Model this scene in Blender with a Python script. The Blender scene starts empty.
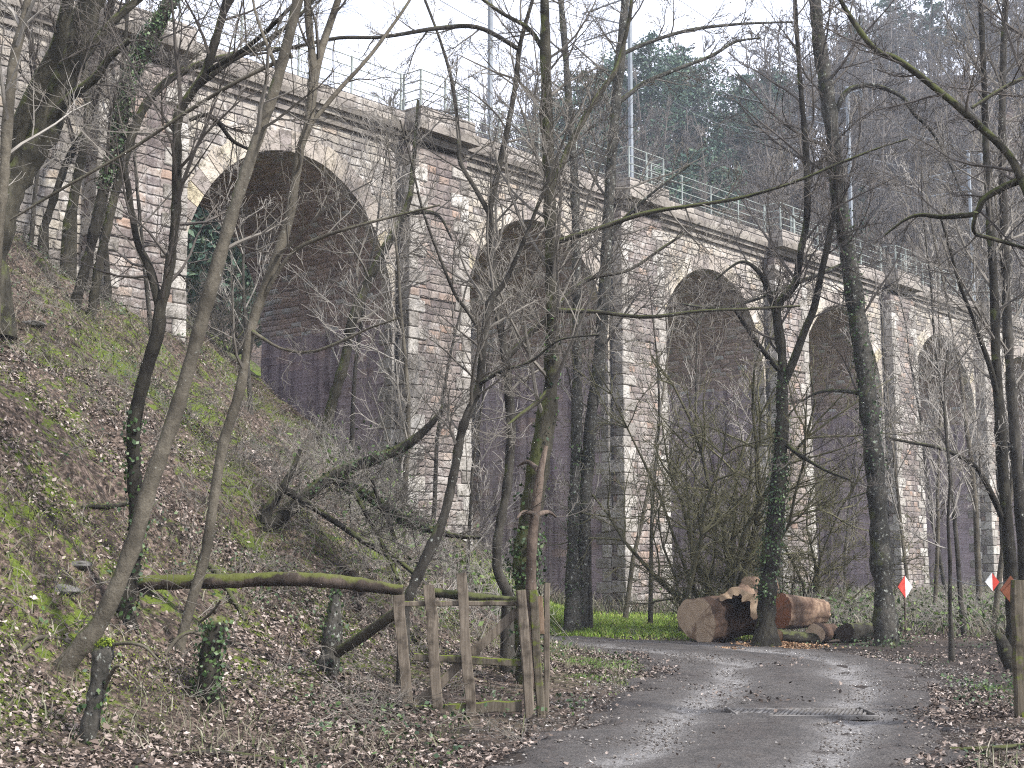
import bpy, math, random
import numpy as np
from mathutils import Vector, Matrix

SC = bpy.context.scene
COL = SC.collection
PITCH = math.atan(176 / 1400.0)
FOC = 1400.0
EYE = 1.6

# ------------------------------------------------------------------ camera
cd = bpy.data.cameras.new('camera')
cam = bpy.data.objects.new('camera', cd)
COL.objects.link(cam)
cam.location = (0, 0, EYE)
cam.rotation_euler = (math.pi / 2 + PITCH, 0, 0)
cd.sensor_width = 36.0
cd.lens = 36.0 * FOC / 1024.0
cd.clip_start = 0.1
cd.clip_end = 3000
SC.camera = cam

# ------------------------------------------------------------------ helpers: picture to world
def ray(px, py):
    c, s = math.cos(PITCH), math.sin(PITCH)
    u, v = px - 512.0, 384.0 - py
    return np.array([u, FOC * c - v * s, FOC * s + v * c])

def at(px, py, Y):
    d = ray(px, py)
    p = d * (Y / d[1])
    p[2] += EYE
    return p

def pxm(w, Y):                     # picture width -> metres at depth Y
    return w * Y / FOC

# ------------------------------------------------------------------ noise
def vnoise(x, y, seed=0):
    x = np.asarray(x, float); y = np.asarray(y, float)
    xi = np.floor(x).astype(np.int64); yi = np.floor(y).astype(np.int64)
    fx = x - xi; fy = y - yi
    fx = fx * fx * (3 - 2 * fx); fy = fy * fy * (3 - 2 * fy)
    def hsh(a, b):
        n = (a * 374761393 + b * 668265263 + seed * 974711) & 0x7fffffff
        n = ((n ^ (n >> 13)) * 1274126177) & 0x7fffffff
        return ((n ^ (n >> 16)) & 0xffff) / 65535.0
    a = hsh(xi, yi); b = hsh(xi + 1, yi); c = hsh(xi, yi + 1); d = hsh(xi + 1, yi + 1)
    return (a * (1 - fx) + b * fx) * (1 - fy) + (c * (1 - fx) + d * fx) * fy

def fbm(x, y, seed=0, o=4):
    s = 0.0; a = 0.5; f = 1.0
    for i in range(o):
        s = s + a * vnoise(np.asarray(x) * f, np.asarray(y) * f, seed + i * 17)
        a *= 0.5; f *= 2.03
    return s

def sstep(a, b, x):
    t = np.clip((np.asarray(x, float) - a) / (b - a), 0, 1)
    return t * t * (3 - 2 * t)

# ------------------------------------------------------------------ viaduct frame
WO = np.array([-34.066, 0.0]); WD = np.array([0.6575, 0.7534]); WN = np.array([-0.7534, 0.6575])
ARCH0, PITCH_A, SPAN = 40.55, 9.14, 6.6
def wall_st(x, y):
    dx = x - WO[0]; dy = y - WO[1]
    return dx * WD[0] + dy * WD[1], dx * WN[0] + dy * WN[1]
def wall_xy(s, n):
    return WO[0] + s * WD[0] + n * WN[0], s * WD[1] + n * WN[1]

# ------------------------------------------------------------------ track
TR = np.array([(1.2, 3, 1.75), (1.3, 8, 1.75), (1.45, 10.8, 1.72), (2.15, 13, 1.75), (2.95, 16, 1.78), (3.6, 18.7, 1.85),
               (4.0, 21.3, 1.9), (3.9, 23.8, 1.9), (3.0, 26.0, 1.7), (1.6, 27.6, 1.35), (0.2, 29.0, 1.2), (-1.2, 31.5, 1.1)])
def track_samples(n=260):
    t = np.linspace(0, len(TR) - 1, n)
    out = []
    for q in t:
        i = min(int(q), len(TR) - 2); f = q - i
        p0 = TR[max(i - 1, 0)]; p1 = TR[i]; p2 = TR[i + 1]; p3 = TR[min(i + 2, len(TR) - 1)]
        out.append(0.5 * ((2 * p1) + (-p0 + p2) * f + (2 * p0 - 5 * p1 + 4 * p2 - p3) * f * f + (-p0 + 3 * p1 - 3 * p2 + p3) * f ** 3))
    return np.array(out)
TS = track_samples()
def track_dist(x, y):
    x = np.asarray(x, float); y = np.asarray(y, float)
    shp = x.shape; xf = x.ravel(); yf = y.ravel()
    best = np.full(xf.shape, 99.0)
    near = (yf < 36) & (yf > -2) & (np.abs(xf) < 12)
    if near.any():
        xn, yn = xf[near], yf[near]
        b = np.full(xn.shape, 99.0)
        for p in TS[::3]:
            b = np.minimum(b, np.hypot(xn - p[0], yn - p[1]) - p[2])
        best[near] = b
    return best.reshape(shp)          # <0 on the track

def height(x, y):
    x = np.asarray(x, float); y = np.asarray(y, float)
    x0 = np.interp(y, [0, 8, 10.8, 14.5, 20, 25, 28, 33, 45, 60, 90], [-5.4, -4.8, -3.9, -2.4, -0.8, 0.1, 0.2, 0.9, 1.2, 1.2, -4])
    d = x0 - x
    w = 0.55
    sp = w * np.logaddexp(0, d / w)
    bank = 0.79 * sp
    bank = 15.0 - 1.5 * np.logaddexp(0, (15.0 - bank) / 1.5)
    bank = np.maximum(bank, 0)
    rough = (fbm(x * 0.55, y * 0.55, 3, 4) - 0.47) * 1.15
    fine = (fbm(x * 2.6, y * 2.6, 9, 3) - 0.43) * 0.34
    steep = sstep(0.0, 2.0, d)
    h = bank + steep * (rough + fine) + (1 - steep) * (fbm(x * 1.3, y * 1.3, 5, 3) - 0.43) * 0.10
    # gentle shoulder between track and bank
    h = h + 0.05 * sstep(0.1, 1.6, TRK(x, y)) * sstep(-3.0, 0.3, d)
    # valley side beyond the viaduct
    foot = 76 - 0.10 * x
    q = y - foot
    az = x / np.maximum(y, 1)
    cap = np.interp(az, [-0.6, -0.35, -0.2, -0.08, 0.08, 0.19, 0.25, 0.30, 0.45], [24, 26, 29, 31, 37, 41, 50, 62, 68])
    hill = 0.66 * 4 * np.logaddexp(0, q / 4)
    hill = cap - 4 * np.logaddexp(0, (cap - hill) / 4)
    hill = np.maximum(hill, 0)
    hill = hill * (1 + 0.12 * (fbm(x * 0.05, y * 0.05, 21, 3) - 0.45)) + np.clip(hill, 0, 1) * (fbm(x * 0.3, y * 0.3, 23, 3) - 0.45) * 1.2
    h = np.maximum(h, hill) + 0.0
    # track bed
    td = TRK(x, y)
    k = 1 - sstep(-0.15, 0.85, td)
    return h * (1 - k) + (-0.035) * k
def TRK(x, y):
    return track_dist(x, y)

def drop(px, py):                   # first terrain point behind a picture point
    d = ray(px, py)
    Y = np.arange(5, 140, 0.03)
    X = d[0] / d[1] * Y
    Z = EYE + d[2] / d[1] * Y
    H = height(X, Y)
    hit = Z <= H
    hit &= wall_st(X, Y)[1] < -0.5
    i = np.argmax(hit) if hit.any() else int((27.0 - 5) / 0.03)
    return np.array([X[i], Y[i], H[i]])
def ground(x, y):
    return float(height(np.array([x]), np.array([y]))[0])

# ------------------------------------------------------------------ mesh builder
class MB:
    def __init__(self):
        self.v = []; self.n = 0; self.q = []; self.t = []; self.qm = []; self.tm = []; self.uv = None
        self.lines = {}
    def add(self, v, quads=None, tris=None, m=0):
        v = np.asarray(v, float).reshape(-1, 3)
        if quads is not None and len(quads):
            q = np.asarray(quads, np.int64).reshape(-1, 4) + self.n
            self.q.append(q); self.qm.append(np.full(len(q), m))
        if tris is not None and len(tris):
            t = np.asarray(tris, np.int64).reshape(-1, 3) + self.n
            self.t.append(t); self.tm.append(np.full(len(t), m))
        self.v.append(v); self.n += len(v)
    def line(self, pts, rad, k=4, m=0):
        pts = np.asarray(pts, float)
        self.lines.setdefault((len(pts), k, m), []).append((pts, np.asarray(rad, float)))
    def flush(self):
        for (n, k, m), L in self.lines.items():
            P = np.array([a for a, b in L]); R = np.array([b for a, b in L])
            T = np.gradient(P, axis=1)
            T /= np.linalg.norm(T, axis=2, keepdims=True) + 1e-12
            mean = P[:, -1] - P[:, 0]
            mean /= np.linalg.norm(mean, axis=1, keepdims=True) + 1e-12
            ref = np.where(np.abs(mean[:, 2:3]) > 0.8, np.array([[1.0, 0.13, 0]]), np.array([[0, 0.1, 1.0]]))
            ref = np.repeat(ref[:, None, :], n, axis=1)
            A = np.cross(T, ref); A /= np.linalg.norm(A, axis=2, keepdims=True) + 1e-12
            B = np.cross(T, A)
            a = np.arange(k) * 2 * math.pi / k
            V = P[:, :, None, :] + R[:, :, None, None] * (np.cos(a)[None, None, :, None] * A[:, :, None, :] + np.sin(a)[None, None, :, None] * B[:, :, None, :])
            N = len(L)
            idx = np.arange(N * n * k).reshape(N, n, k)
            i0 = idx[:, :-1, :]; i1 = idx[:, 1:, :]
            Q = np.stack([i0, np.roll(i0, -1, 2), np.roll(i1, -1, 2), i1], axis=-1).reshape(-1, 4)
            self.add(V.reshape(-1, 3), quads=Q, m=m)
            if k >= 5:              # close the ends of thick pieces
                for e, flip in ((0, True), (n - 1, False)):
                    c = P[:, e]
                    vv = np.concatenate([V[:, e].reshape(-1, 3), c])
                    ii = np.arange(N * k).reshape(N, k); jj = np.roll(ii, -1, 1); cc = np.repeat(N * k + np.arange(N)[:, None], k, 1)
                    tr = np.stack([jj, ii, cc] if not flip else [ii, jj, cc], -1).reshape(-1, 3)
                    self.add(vv, tris=tr, m=m)
        self.lines = {}
    def box(self, c, sx, sy, sz, R=None, m=0, bev=0.0):
        hx, hy, hz = sx / 2, sy / 2, sz / 2
        b = min(bev, hx * .6, hy * .6, hz * .6)
        if b <= 0:
            v = np.array([(x, y, z) for x in (-hx, hx) for y in (-hy, hy) for z in (-hz, hz)])
            q = [(0, 1, 3, 2), (4, 6, 7, 5), (0, 4, 5, 1), (2, 3, 7, 6), (0, 2, 6, 4), (1, 5, 7, 3)]
            t = None
        else:
            vs = []; q = []; 
            V = {}
            def vid(x, y, z, ax):
                key = (x, y, z, ax)
                if key not in V:
                    p = [x * hx, y * hy, z * hz]
                    for j in range(3):
                        if j != ax: p[j] -= (x, y, z)[j] * b
                    V[key] = len(vs); vs.append(p)
                return V[key]
            S = (-1, 1)
            for s in S:
                f = [vid(s, -1, -1, 0), vid(s, 1, -1, 0), vid(s, 1, 1, 0), vid(s, -1, 1, 0)]; q.append(f if s > 0 else f[::-1])
                f = [vid(-1, s, -1, 1), vid(-1, s, 1, 1), vid(1, s, 1, 1), vid(1, s, -1, 1)]; q.append(f if s > 0 else f[::-1])
                f = [vid(-1, -1, s, 2), vid(1, -1, s, 2), vid(1, 1, s, 2), vid(-1, 1, s, 2)]; q.append(f if s > 0 else f[::-1])
            for a in S:
                for c2 in S:
                    q.append([vid(a, c2, -1, 0), vid(a, c2, -1, 1), vid(a, c2, 1, 1), vid(a, c2, 1, 0)])
                    q.append([vid(a, -1, c2, 0), vid(a, -1, c2, 2), vid(a, 1, c2, 2), vid(a, 1, c2, 0)])
                    q.append([vid(-1, a, c2, 1), vid(-1, a, c2, 2), vid(1, a, c2, 2), vid(1, a, c2, 1)])
            t = [[vid(x, y, z, 0), vid(x, y, z, 1), vid(x, y, z, 2)] for x in S for y in S for z in S]
            v = np.array(vs)
        if R is not None: v = v @ np.asarray(R).T
        self.add(v + np.asarray(c), quads=q, tris=t, m=m)
    def leaves(self, P, Nn, size, rng, asp=0.6, fold=0.18, m=0):
        P = np.asarray(P, float); N = len(P)
        if N == 0: return
        Nn = np.asarray(Nn, float) + rng.normal(0, 1e-3, (N, 3))
        Nn = Nn / np.linalg.norm(Nn, axis=1, keepdims=True)
        r = rng.normal(0, 1, (N, 3))
        A = np.cross(Nn, r); A /= np.linalg.norm(A, axis=1, keepdims=True)
        B = np.cross(Nn, A)
        s = np.broadcast_to(np.asarray(size, float), (N,))[:, None]
        a2 = asp * s * rng.uniform(.75, 1.2, (N, 1))
        up = Nn * s * fold * rng.uniform(-1, 1, (N, 1))
        V = np.stack([P - A * s, P - B * a2 + up, P + A * s, P + B * a2 + up], 1).reshape(-1, 3)
        i = np.arange(N)[:, None] * 4
        self.add(V, tris=np.concatenate([i + [[0, 1, 2]], i + [[0, 2, 3]]]), m=m)
    def build(self, name, mats, parent=None, loc=None, smooth=True, uv=None, rot=None):
        self.flush()
        v = np.concatenate(self.v)
        if loc is not None: v = v - np.asarray(loc)
        me = bpy.data.meshes.new(name)
        q = np.concatenate(self.q) if self.q else np.zeros((0, 4), np.int64)
        t = np.concatenate(self.t) if self.t else np.zeros((0, 3), np.int64)
        nq, nt = len(q), len(t)
        me.vertices.add(len(v)); me.vertices.foreach_set('co', v.astype(np.float32).ravel())
        me.loops.add(nq * 4 + nt * 3)
        me.loops.foreach_set('vertex_index', np.concatenate([q.ravel(), t.ravel()]).astype(np.int32))
        me.polygons.add(nq + nt)
        st = np.concatenate([np.arange(nq) * 4, nq * 4 + np.arange(nt) * 3]).astype(np.int32)
        me.polygons.foreach_set('loop_start', st)
        if not isinstance(mats, (list, tuple)): mats = [mats]
        for m in mats: me.materials.append(m)
        if len(mats) > 1:
            mi = np.concatenate([np.concatenate(self.qm) if self.qm else np.zeros(0), np.concatenate(self.tm) if self.tm else np.zeros(0)]).astype(np.int32)
            me.polygons.foreach_set('material_index', mi)
        me.polygons.foreach_set('use_smooth', np.full(nq + nt, bool(smooth)))
        if uv is not None:
            l = me.uv_layers.new(name='UVMap')
            uvs = uv(v, np.concatenate([q.ravel(), t.ravel()])) if callable(uv) else uv
            l.data.foreach_set('uv', np.asarray(uvs, np.float32).ravel())
        me.update(calc_edges=True)
        me.validate()
        o = bpy.data.objects.new(name, me)
        COL.objects.link(o)
        if parent is not None: o.parent = parent
        elif loc is not None: o.location = loc
        if rot is not None and parent is None: o.rotation_euler = rot
        return o

def tag(o, label=None, cat=None, group=None, kind=None):
    if label: o['label'] = label
    if cat: o['category'] = cat
    if group: o['group'] = group
    if kind: o['kind'] = kind
    return o
def empty(name, loc, label, cat, group=None, rz=0.0):
    o = bpy.data.objects.new(name, None)
    o.empty_display_size = 0.2
    COL.objects.link(o); o.location = tuple(loc); o.rotation_euler = (0, 0, rz)
    return tag(o, label, cat, group)

def rotm(ax, a):
    return np.array(Matrix.Rotation(a, 3, Vector(ax)))
def align_z(d):
    return np.array(Vector(d).to_track_quat('Z', 'Y').to_matrix())

# ------------------------------------------------------------------ materials
class Mat:
    def __init__(self, name, rough=0.9, spec=0.3):
        self.m = bpy.data.materials.new(name); self.m.use_nodes = True
        self.nt = self.m.node_tree; self.nodes = self.nt.nodes; self.L = self.nt.links
        self.b = self.nodes['Principled BSDF']
        self.b.inputs['Roughness'].default_value = rough
        self.b.inputs['Specular IOR Level'].default_value = spec
    def n(self, t, **k):
        x = self.nodes.new(t)
        for a, b in k.items(): setattr(x, a, b)
        return x
    def set(self, sock, val):
        if hasattr(val, 'is_output') or isinstance(val, bpy.types.NodeSocket): self.L.new(val, sock)
        else: sock.default_value = val
    def coord(self, kind='Object', scale=(1, 1, 1)):
        c = self.n('ShaderNodeTexCoord'); mp = self.n('ShaderNodeMapping')
        mp.inputs['Scale'].default_value = scale
        self.L.new(c.outputs[kind], mp.inputs['Vector']); return mp.outputs[0]
    def noise(self, vec, scale, detail=4, rough=0.6, dist=0.0, out='Fac'):
        x = self.n('ShaderNodeTexNoise'); self.L.new(vec, x.inputs['Vector'])
        x.inputs['Scale'].default_value = scale; x.inputs['Detail'].default_value = detail
        x.inputs['Roughness'].default_value = rough; x.inputs['Distortion'].default_value = dist
        return x.outputs[out]
    def voro(self, vec, scale, out='Distance', feature='F1'):
        x = self.n('ShaderNodeTexVoronoi', feature=feature); self.L.new(vec, x.inputs['Vector']); x.inputs['Scale'].default_value = scale
        return x.outputs[out]
    def ramp(self, fac, stops, interp='LINEAR'):
        x = self.n('ShaderNodeValToRGB'); self.set(x.inputs[0], fac); r = x.color_ramp; r.interpolation = interp
        while len(r.elements) < len(stops): r.elements.new(0.5)
        for e, (p, c) in zip(r.elements, stops):
            e.position = p; e.color = (c[0], c[1], c[2], 1) if isinstance(c, (tuple, list)) else (c, c, c, 1)
        return x.outputs[0]
    def mix(self, fac, a, b, mode='MIX'):
        x = self.n('ShaderNodeMix', data_type='RGBA', blend_type=mode)
        self.set(x.inputs[0], fac)
        for s, val in ((x.inputs[6], a), (x.inputs[7], b)):
            self.set(s, (*val, 1) if isinstance(val, tuple) and len(val) == 3 else val)
        return x.outputs[2]
    def math(self, op, a, b=0.0, c=None):
        x = self.n('ShaderNodeMath', operation=op); self.set(x.inputs[0], a); self.set(x.inputs[1], b)
        if c is not None: self.set(x.inputs[2], c)
        return x.outputs[0]
    def mrange(self, v, a, b, c=0.0, d=1.0, smooth=True):
        x = self.n('ShaderNodeMapRange'); x.interpolation_type = 'SMOOTHSTEP' if smooth else 'LINEAR'
        self.set(x.inputs[0], v)
        for i, q in enumerate((a, b, c, d)): self.set(x.inputs[1 + i], q)
        return x.outputs[0]
    def bump(self, h, strength=0.4, dist=0.02):
        x = self.n('ShaderNodeBump'); x.inputs['Strength'].default_value = strength; x.inputs['Distance'].default_value = dist
        self.L.new(h, x.inputs['Height']); self.L.new(x.outputs[0], self.b.inputs['Normal'])
    def color(self, c): self.set(self.b.inputs['Base Color'], (*c, 1) if isinstance(c, tuple) else c)
    def attr(self, name, out='Fac'):
        x = self.n('ShaderNodeAttribute'); x.attribute_name = name; return x.outputs[out]
    def nz(self):
        g = self.n('ShaderNodeNewGeometry'); s = self.n('ShaderNodeSeparateXYZ'); self.L.new(g.outputs['Normal'], s.inputs[0]); return s.outputs

def bark(name, c1, c2, moss=0.0, lichen=0.0, stretch=4.0, scale=9.0, mossc=(0.070, 0.078, 0.026), lichc=(0.33, 0.34, 0.30)):
    M = Mat(name, 0.92, 0.2)
    v = M.coord('Object', (1, 1, 1 / stretch))
    vo = M.coord('Object')
    n1 = M.noise(v, scale * 2.2, 5, 0.65)
    n2 = M.noise(vo, 2.3, 3)
    col = M.ramp(n1, [(0.3, c1), (0.68, c2)])
    col = M.mix(M.mrange(n2, 0.35, 0.7), col, tuple(0.62 * a for a in c1))
    if lichen:
        l = M.noise(vo, 15, 6, 0.75)
        col = M.mix(M.mrange(l, 0.66 - 0.16 * lichen, 0.74 - 0.12 * lichen), col, lichc)
    if moss:
        s = M.nz()
        mm = M.noise(vo, 3.1, 4, 0.65)
        side = M.math('ADD', M.math('MULTIPLY', s[2], 0.28), M.math('MULTIPLY', s[0], -0.10))
        f = M.math('MULTIPLY', M.mrange(M.math('ADD', mm, side), 0.74 - 0.22 * moss, 0.86 - 0.20 * moss), 0.8)
        mc = M.mix(M.noise(vo, 14, 3), tuple(0.55 * a for a in mossc), tuple(1.35 * a for a in mossc))
        col = M.mix(f, col, mc)
    M.color(col)
    M.bump(M.math('ADD', n1, M.math('MULTIPLY', M.noise(vo, 40, 3), 0.4)), 0.75, 0.02)
    return M.m

B_PALE = bark('bark_pale', (0.075, 0.065, 0.049), (0.150, 0.132, 0.101), moss=0.28, lichen=0.25, stretch=1.5)
B_DARK = bark('bark_dark', (0.012, 0.010, 0.008), (0.046, 0.042, 0.031), moss=0.55, lichen=0.15)
B_MOSS = bark('bark_mossy', (0.019, 0.017, 0.012), (0.068, 0.061, 0.044), moss=1.0, lichen=0.15)
B_BIRCH = bark('bark_spotted', (0.024, 0.024, 0.020), (0.093, 0.084, 0.071), moss=0.6, lichen=0.62, stretch=2)
B_GREY = bark('bark_grey', (0.023, 0.020, 0.016), (0.075, 0.068, 0.056), moss=0.4, lichen=0.35)
B_DEAD = bark('bark_dead', (0.068, 0.049, 0.038), (0.176, 0.135, 0.106), moss=0.0, lichen=0.2)

def plain(name, ramp, rough=0.85, spec=0.25, sc=6.0, bump=0.3, detail=5):
    M = Mat(name, rough, spec)
    v = M.coord('Object')
    n = M.noise(v, sc, detail)
    M.color(M.ramp(n, ramp))
    if bump: M.bump(M.noise(v, sc * 5, 4), bump, 0.01)
    return M.m
def island(name, stops, rough=0.85, spec=0.25, transl=0.0):
    M = Mat(name, rough, spec)
    g = M.n('ShaderNodeNewGeometry')
    col = M.ramp(g.outputs['Random Per Island'], stops)
    M.color(col)
    if transl:
        M.b.inputs['Subsurface Weight'].default_value = 0.0
    return M.m

TW_GREY = plain('twig_grey', [(0.3, (0.075, 0.066, 0.055)), (0.7, (0.19, 0.172, 0.145))], sc=1.2, bump=0)
TW_PALE = plain('twig_pale', [(0.3, (0.14, 0.126, 0.108)), (0.7, (0.33, 0.305, 0.27))], sc=1.2, bump=0)
TW_DARK = plain('twig_dark', [(0.3, (0.042, 0.036, 0.032)), (0.7, (0.115, 0.10, 0.084))], sc=1.2, bump=0)
TW_OLIVE = plain('twig_olive', [(0.3, (0.051, 0.048, 0.025)), (0.7, (0.128, 0.119, 0.064))], sc=1.2, bump=0)
TW_FAR = plain('twig_far', [(0.3, (0.060, 0.052, 0.046)), (0.7, (0.145, 0.126, 0.106))], sc=0.12, bump=0)
IVY = island('ivy_leaf', [(0, (0.012, 0.030, 0.010)), (0.5, (0.030, 0.062, 0.018)), (0.9, (0.065, 0.11, 0.030)), (1, (0.14, 0.18, 0.09))], 0.5, 0.4)
LEAF = island('dead_leaf', [(0, (0.012, 0.009, 0.007)), (0.28, (0.042, 0.030, 0.023)), (0.55, (0.12, 0.089, 0.070)), (0.78, (0.215, 0.168, 0.140)), (0.95, (0.32, 0.265, 0.23)), (1, (0.44, 0.38, 0.34))], 0.75, 0.3)
GREENL = island('green_leaf', [(0, (0.020, 0.042, 0.010)), (0.5, (0.055, 0.10, 0.018)), (1, (0.12, 0.165, 0.035))], 0.6, 0.3)
MOSSL = island('moss_sprig', [(0, (0.031, 0.048, 0.007)), (0.5, (0.099, 0.135, 0.017)), (1, (0.208, 0.250, 0.037))], 0.9, 0.1)
GRASS = island('grass_blade', [(0, (0.110, 0.189, 0.021)), (0.6, (0.213, 0.323, 0.042)), (0.85, (0.331, 0.401, 0.094)), (1, (0.358, 0.292, 0.140))], 0.7, 0.25)
DRYG = island('dry_grass', [(0, (0.085, 0.070, 0.052)), (0.4, (0.18, 0.155, 0.12)), (0.7, (0.07, 0.095, 0.03)), (1, (0.28, 0.25, 0.20))], 0.85, 0.2)
NEEDLE = island('needles', [(0, (0.030, 0.060, 0.045)), (0.5, (0.060, 0.105, 0.075)), (1, (0.11, 0.15, 0.09))], 0.8, 0.2)

# ------------------------------------------------------------------ terrain
def terrain_mat():
    M = Mat('forest_floor', 0.95, 0.2)
    v = M.coord('Object')
    n1 = M.noise(v, 14, 6, 0.72); n2 = M.noise(v, 1.7, 5, 0.65); n3 = M.noise(v, 0.55, 4, 0.6); n4 = M.noise(v, 5.5, 5, 0.7)
    leaf = M.ramp(n1, [(0.30, (0.010, 0.0075, 0.0055)), (0.47, (0.050, 0.036, 0.027)), (0.58, (0.165, 0.122, 0.097)), (0.75, (0.28, 0.22, 0.18))])
    soil = M.mix(n4, (0.009, 0.007, 0.005), (0.036, 0.027, 0.020))
    col = M.mix(M.mrange(n2, 0.50, 0.66), leaf, soil)
    moss = M.mix(M.noise(v, 26, 3), (0.035, 0.055, 0.009), (0.15, 0.19, 0.026))
    mf = M.mrange(M.math('ADD', M.math('MULTIPLY', n4, 0.55), M.math('MULTIPLY', n3, 0.6)), 0.585, 0.65)
    col = M.mix(M.math('MULTIPLY', mf, M.attr('moss')), col, moss)
    grass = M.mix(M.noise(v, 9, 5), (0.045, 0.085, 0.012), (0.14, 0.22, 0.03))
    col = M.mix(M.math('MULTIPLY', M.attr('grass'), M.mrange(n4, 0.3, 0.6)), col, grass)
    mud = M.mix(n1, (0.012, 0.0095, 0.008), (0.065, 0.053, 0.046))
    col = M.mix(M.attr('mud'), col, mud)
    M.color(col)
    M.bump(M.math('ADD', n1, M.math('MULTIPLY', n4, 1.3)), 0.9, 0.05)
    return M.m

def nonuni(lo, hi, fn):
    out = [lo]
    while out[-1] < hi: out.append(out[-1] + fn(out[-1]))
    return np.array(out)
ys = nonuni(1.0, 330, lambda y: 0.11 + max(0, y - 10) * 0.0085)
xs = nonuni(-70, 130, lambda x: 0.13 + max(0, abs(x + 1) - 7) * 0.035)
XX, YY = np.meshgrid(xs, ys)
HH = height(XX, YY)
mb = MB()
ny, nx = XX.shape
idx = np.arange(nx * ny).reshape(ny, nx)
mb.add(np.stack([XX, YY, HH], -1).reshape(-1, 3), quads=np.stack([idx[:-1, :-1], idx[:-1, 1:], idx[1:, 1:], idx[1:, :-1]], -1).reshape(-1, 4))
terrain = mb.build('ground', terrain_mat())
tag(terrain, kind='structure')
x0v = np.interp(YY, [0, 8, 10.8, 14.5, 20, 25, 28, 33, 45, 60, 90], [-5.4, -4.8, -3.9, -2.4, -0.8, 0.1, 0.2, 0.9, 1.2, 1.2, -4])
dv = x0v - XX
tdv = track_dist(XX, YY)
def grass_mask(x, y):
    g = (.25 + .75 * sstep(.36, .5, fbm(np.asarray(x) * .8, np.asarray(y) * .8, 93, 4))) * sstep(28.0, 29.8, y) * sstep(42, 34, y) * sstep(-1.5, 0.8, x) * sstep(5.2, 4.2, x)          # bright strip behind the bend
    g2 = 0.22 * sstep(17, 19.5, y) * sstep(27.5, 25, y) * sstep(-0.2, 0.7, x) * sstep(0.0, 0.25, track_dist(x, y)) * sstep(1.9, 0.8, track_dist(x, y)) * (x < 3.3)
    g3 = 0.30 * sstep(5.4, 6.2, x) * sstep(13, 14.5, y) * sstep(19, 17.5, y)
    g4 = 0.5 * sstep(40, 46, y) * (y < 75)
    return np.clip(g + g2 + g3 + g4, 0, 1)
def mud_mask(x, y): return sstep(15, 19, y) * sstep(30, 27, y) * sstep(3.2, 4.6, x) * sstep(12, 9, x)
me = terrain.data
for nm, val in (('moss', np.clip(sstep(-1.5, 0.6, dv), 0.08, 1) * (YY < 70)), ('grass', grass_mask(XX, YY)),
                ('mud', np.clip(sstep(0.7, -0.2, tdv) + 0.85 * mud_mask(XX, YY), 0, 1))):
    a = me.attributes.new(nm, 'FLOAT', 'POINT'); a.data.foreach_set('value', val.astype(np.float32).ravel())

# track sheet
def track_mat():
    M = Mat('wet_track', 0.6, 0.5)
    v = M.coord('Object')
    n1 = M.noise(v, 30, 6, 0.8); n2 = M.noise(v, 2.2, 5, 0.65); n3 = M.voro(v, 34); n4 = M.noise(v, 7, 5, 0.7)
    rut = M.attr('rut')
    col = M.ramp(n1, [(0.28, (0.014, 0.011, 0.009)), (0.48, (0.060, 0.050, 0.043)), (0.6, (0.12, 0.104, 0.092)), (0.75, (0.25, 0.228, 0.205))])
    mud = M.mix(M.mrange(n4, .3, .7), (0.018, 0.015, 0.013), (0.075, 0.062, 0.053))
    col = M.mix(M.math('MULTIPLY', M.mrange(n2, 0.38, 0.56), 0.9), col, mud)
    edge = M.attr('edge')
    emud = M.mix(M.mrange(n4, .3, .7), (0.016, 0.012, 0.010), (0.072, 0.055, 0.045))
    col = M.mix(M.math('MULTIPLY', M.mrange(M.math('ADD', edge, M.math('MULTIPLY', n4, .5)), .55, .85), 0.92), col, emud)
    wet_sheen = M.math('MULTIPLY', rut, M.mrange(M.math('ADD', n2, M.math('MULTIPLY', n4, 0.3)), 0.46, 0.62))
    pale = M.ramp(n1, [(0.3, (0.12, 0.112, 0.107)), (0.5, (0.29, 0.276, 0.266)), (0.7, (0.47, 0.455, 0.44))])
    col = M.mix(M.math('MULTIPLY', wet_sheen, 0.85), col, pale)  # bright sheen of the wet ruts is painted in as pale gravel
    M.color(col)
    M.set(M.b.inputs['Roughness'], M.mrange(M.math('MULTIPLY', M.mrange(n4, .45, .6), M.math('ADD', wet_sheen, .15)), 0.0, 0.8, 0.88, 0.14))
    h = M.math('ADD', M.math('MULTIPLY', n1, 0.8), M.math('ADD', n4, M.math('MULTIPLY', n3, 0.5)))
    M.bump(h, 1.0, 0.06)
    return M.m
ns, nw = 420, 61
TT = track_samples(ns)
tang = np.gradient(TT[:, :2], axis=0); tang /= np.linalg.norm(tang, axis=1, keepdims=True)
nor = np.stack([tang[:, 1], -tang[:, 0]], 1)
w = np.linspace(-1.12, 1.12, nw)
PX = TT[:, None, 0] + nor[:, None, 0] * w[None] * TT[:, None, 2]
PY = TT[:, None, 1] + nor[:, None, 1] * w[None] * TT[:, None, 2]
ab = np.abs(w)[None] * np.ones((ns, 1))
ed = 1.7 * (fbm(PX * 1.3, PY * 1.3, 31, 4) - 0.47)
wv = (fbm(PX * .5, PY * .5, 14, 3) - .47) * .5
rutm = np.exp(-((np.abs(w[None] + wv) - 0.46) / 0.12) ** 2)
PZ = 0.02 - 0.14 * sstep(0.88, 1.12, ab + ed * 0.45) - 0.045 * rutm * (0.5 + fbm(PX * .7, PY * .7, 8, 3)) + (fbm(PX * 2.2, PY * 2.2, 41, 4) - 0.45) * 0.07
PZ += 0.02 * np.exp(-(w / 0.2) ** 2)[None]
PZ += (fbm(PX * 7, PY * 7, 43, 3) - .45) * .05 * sstep(.55, .9, ab)
mb = MB(); idx = np.arange(ns * nw).reshape(ns, nw)
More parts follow.
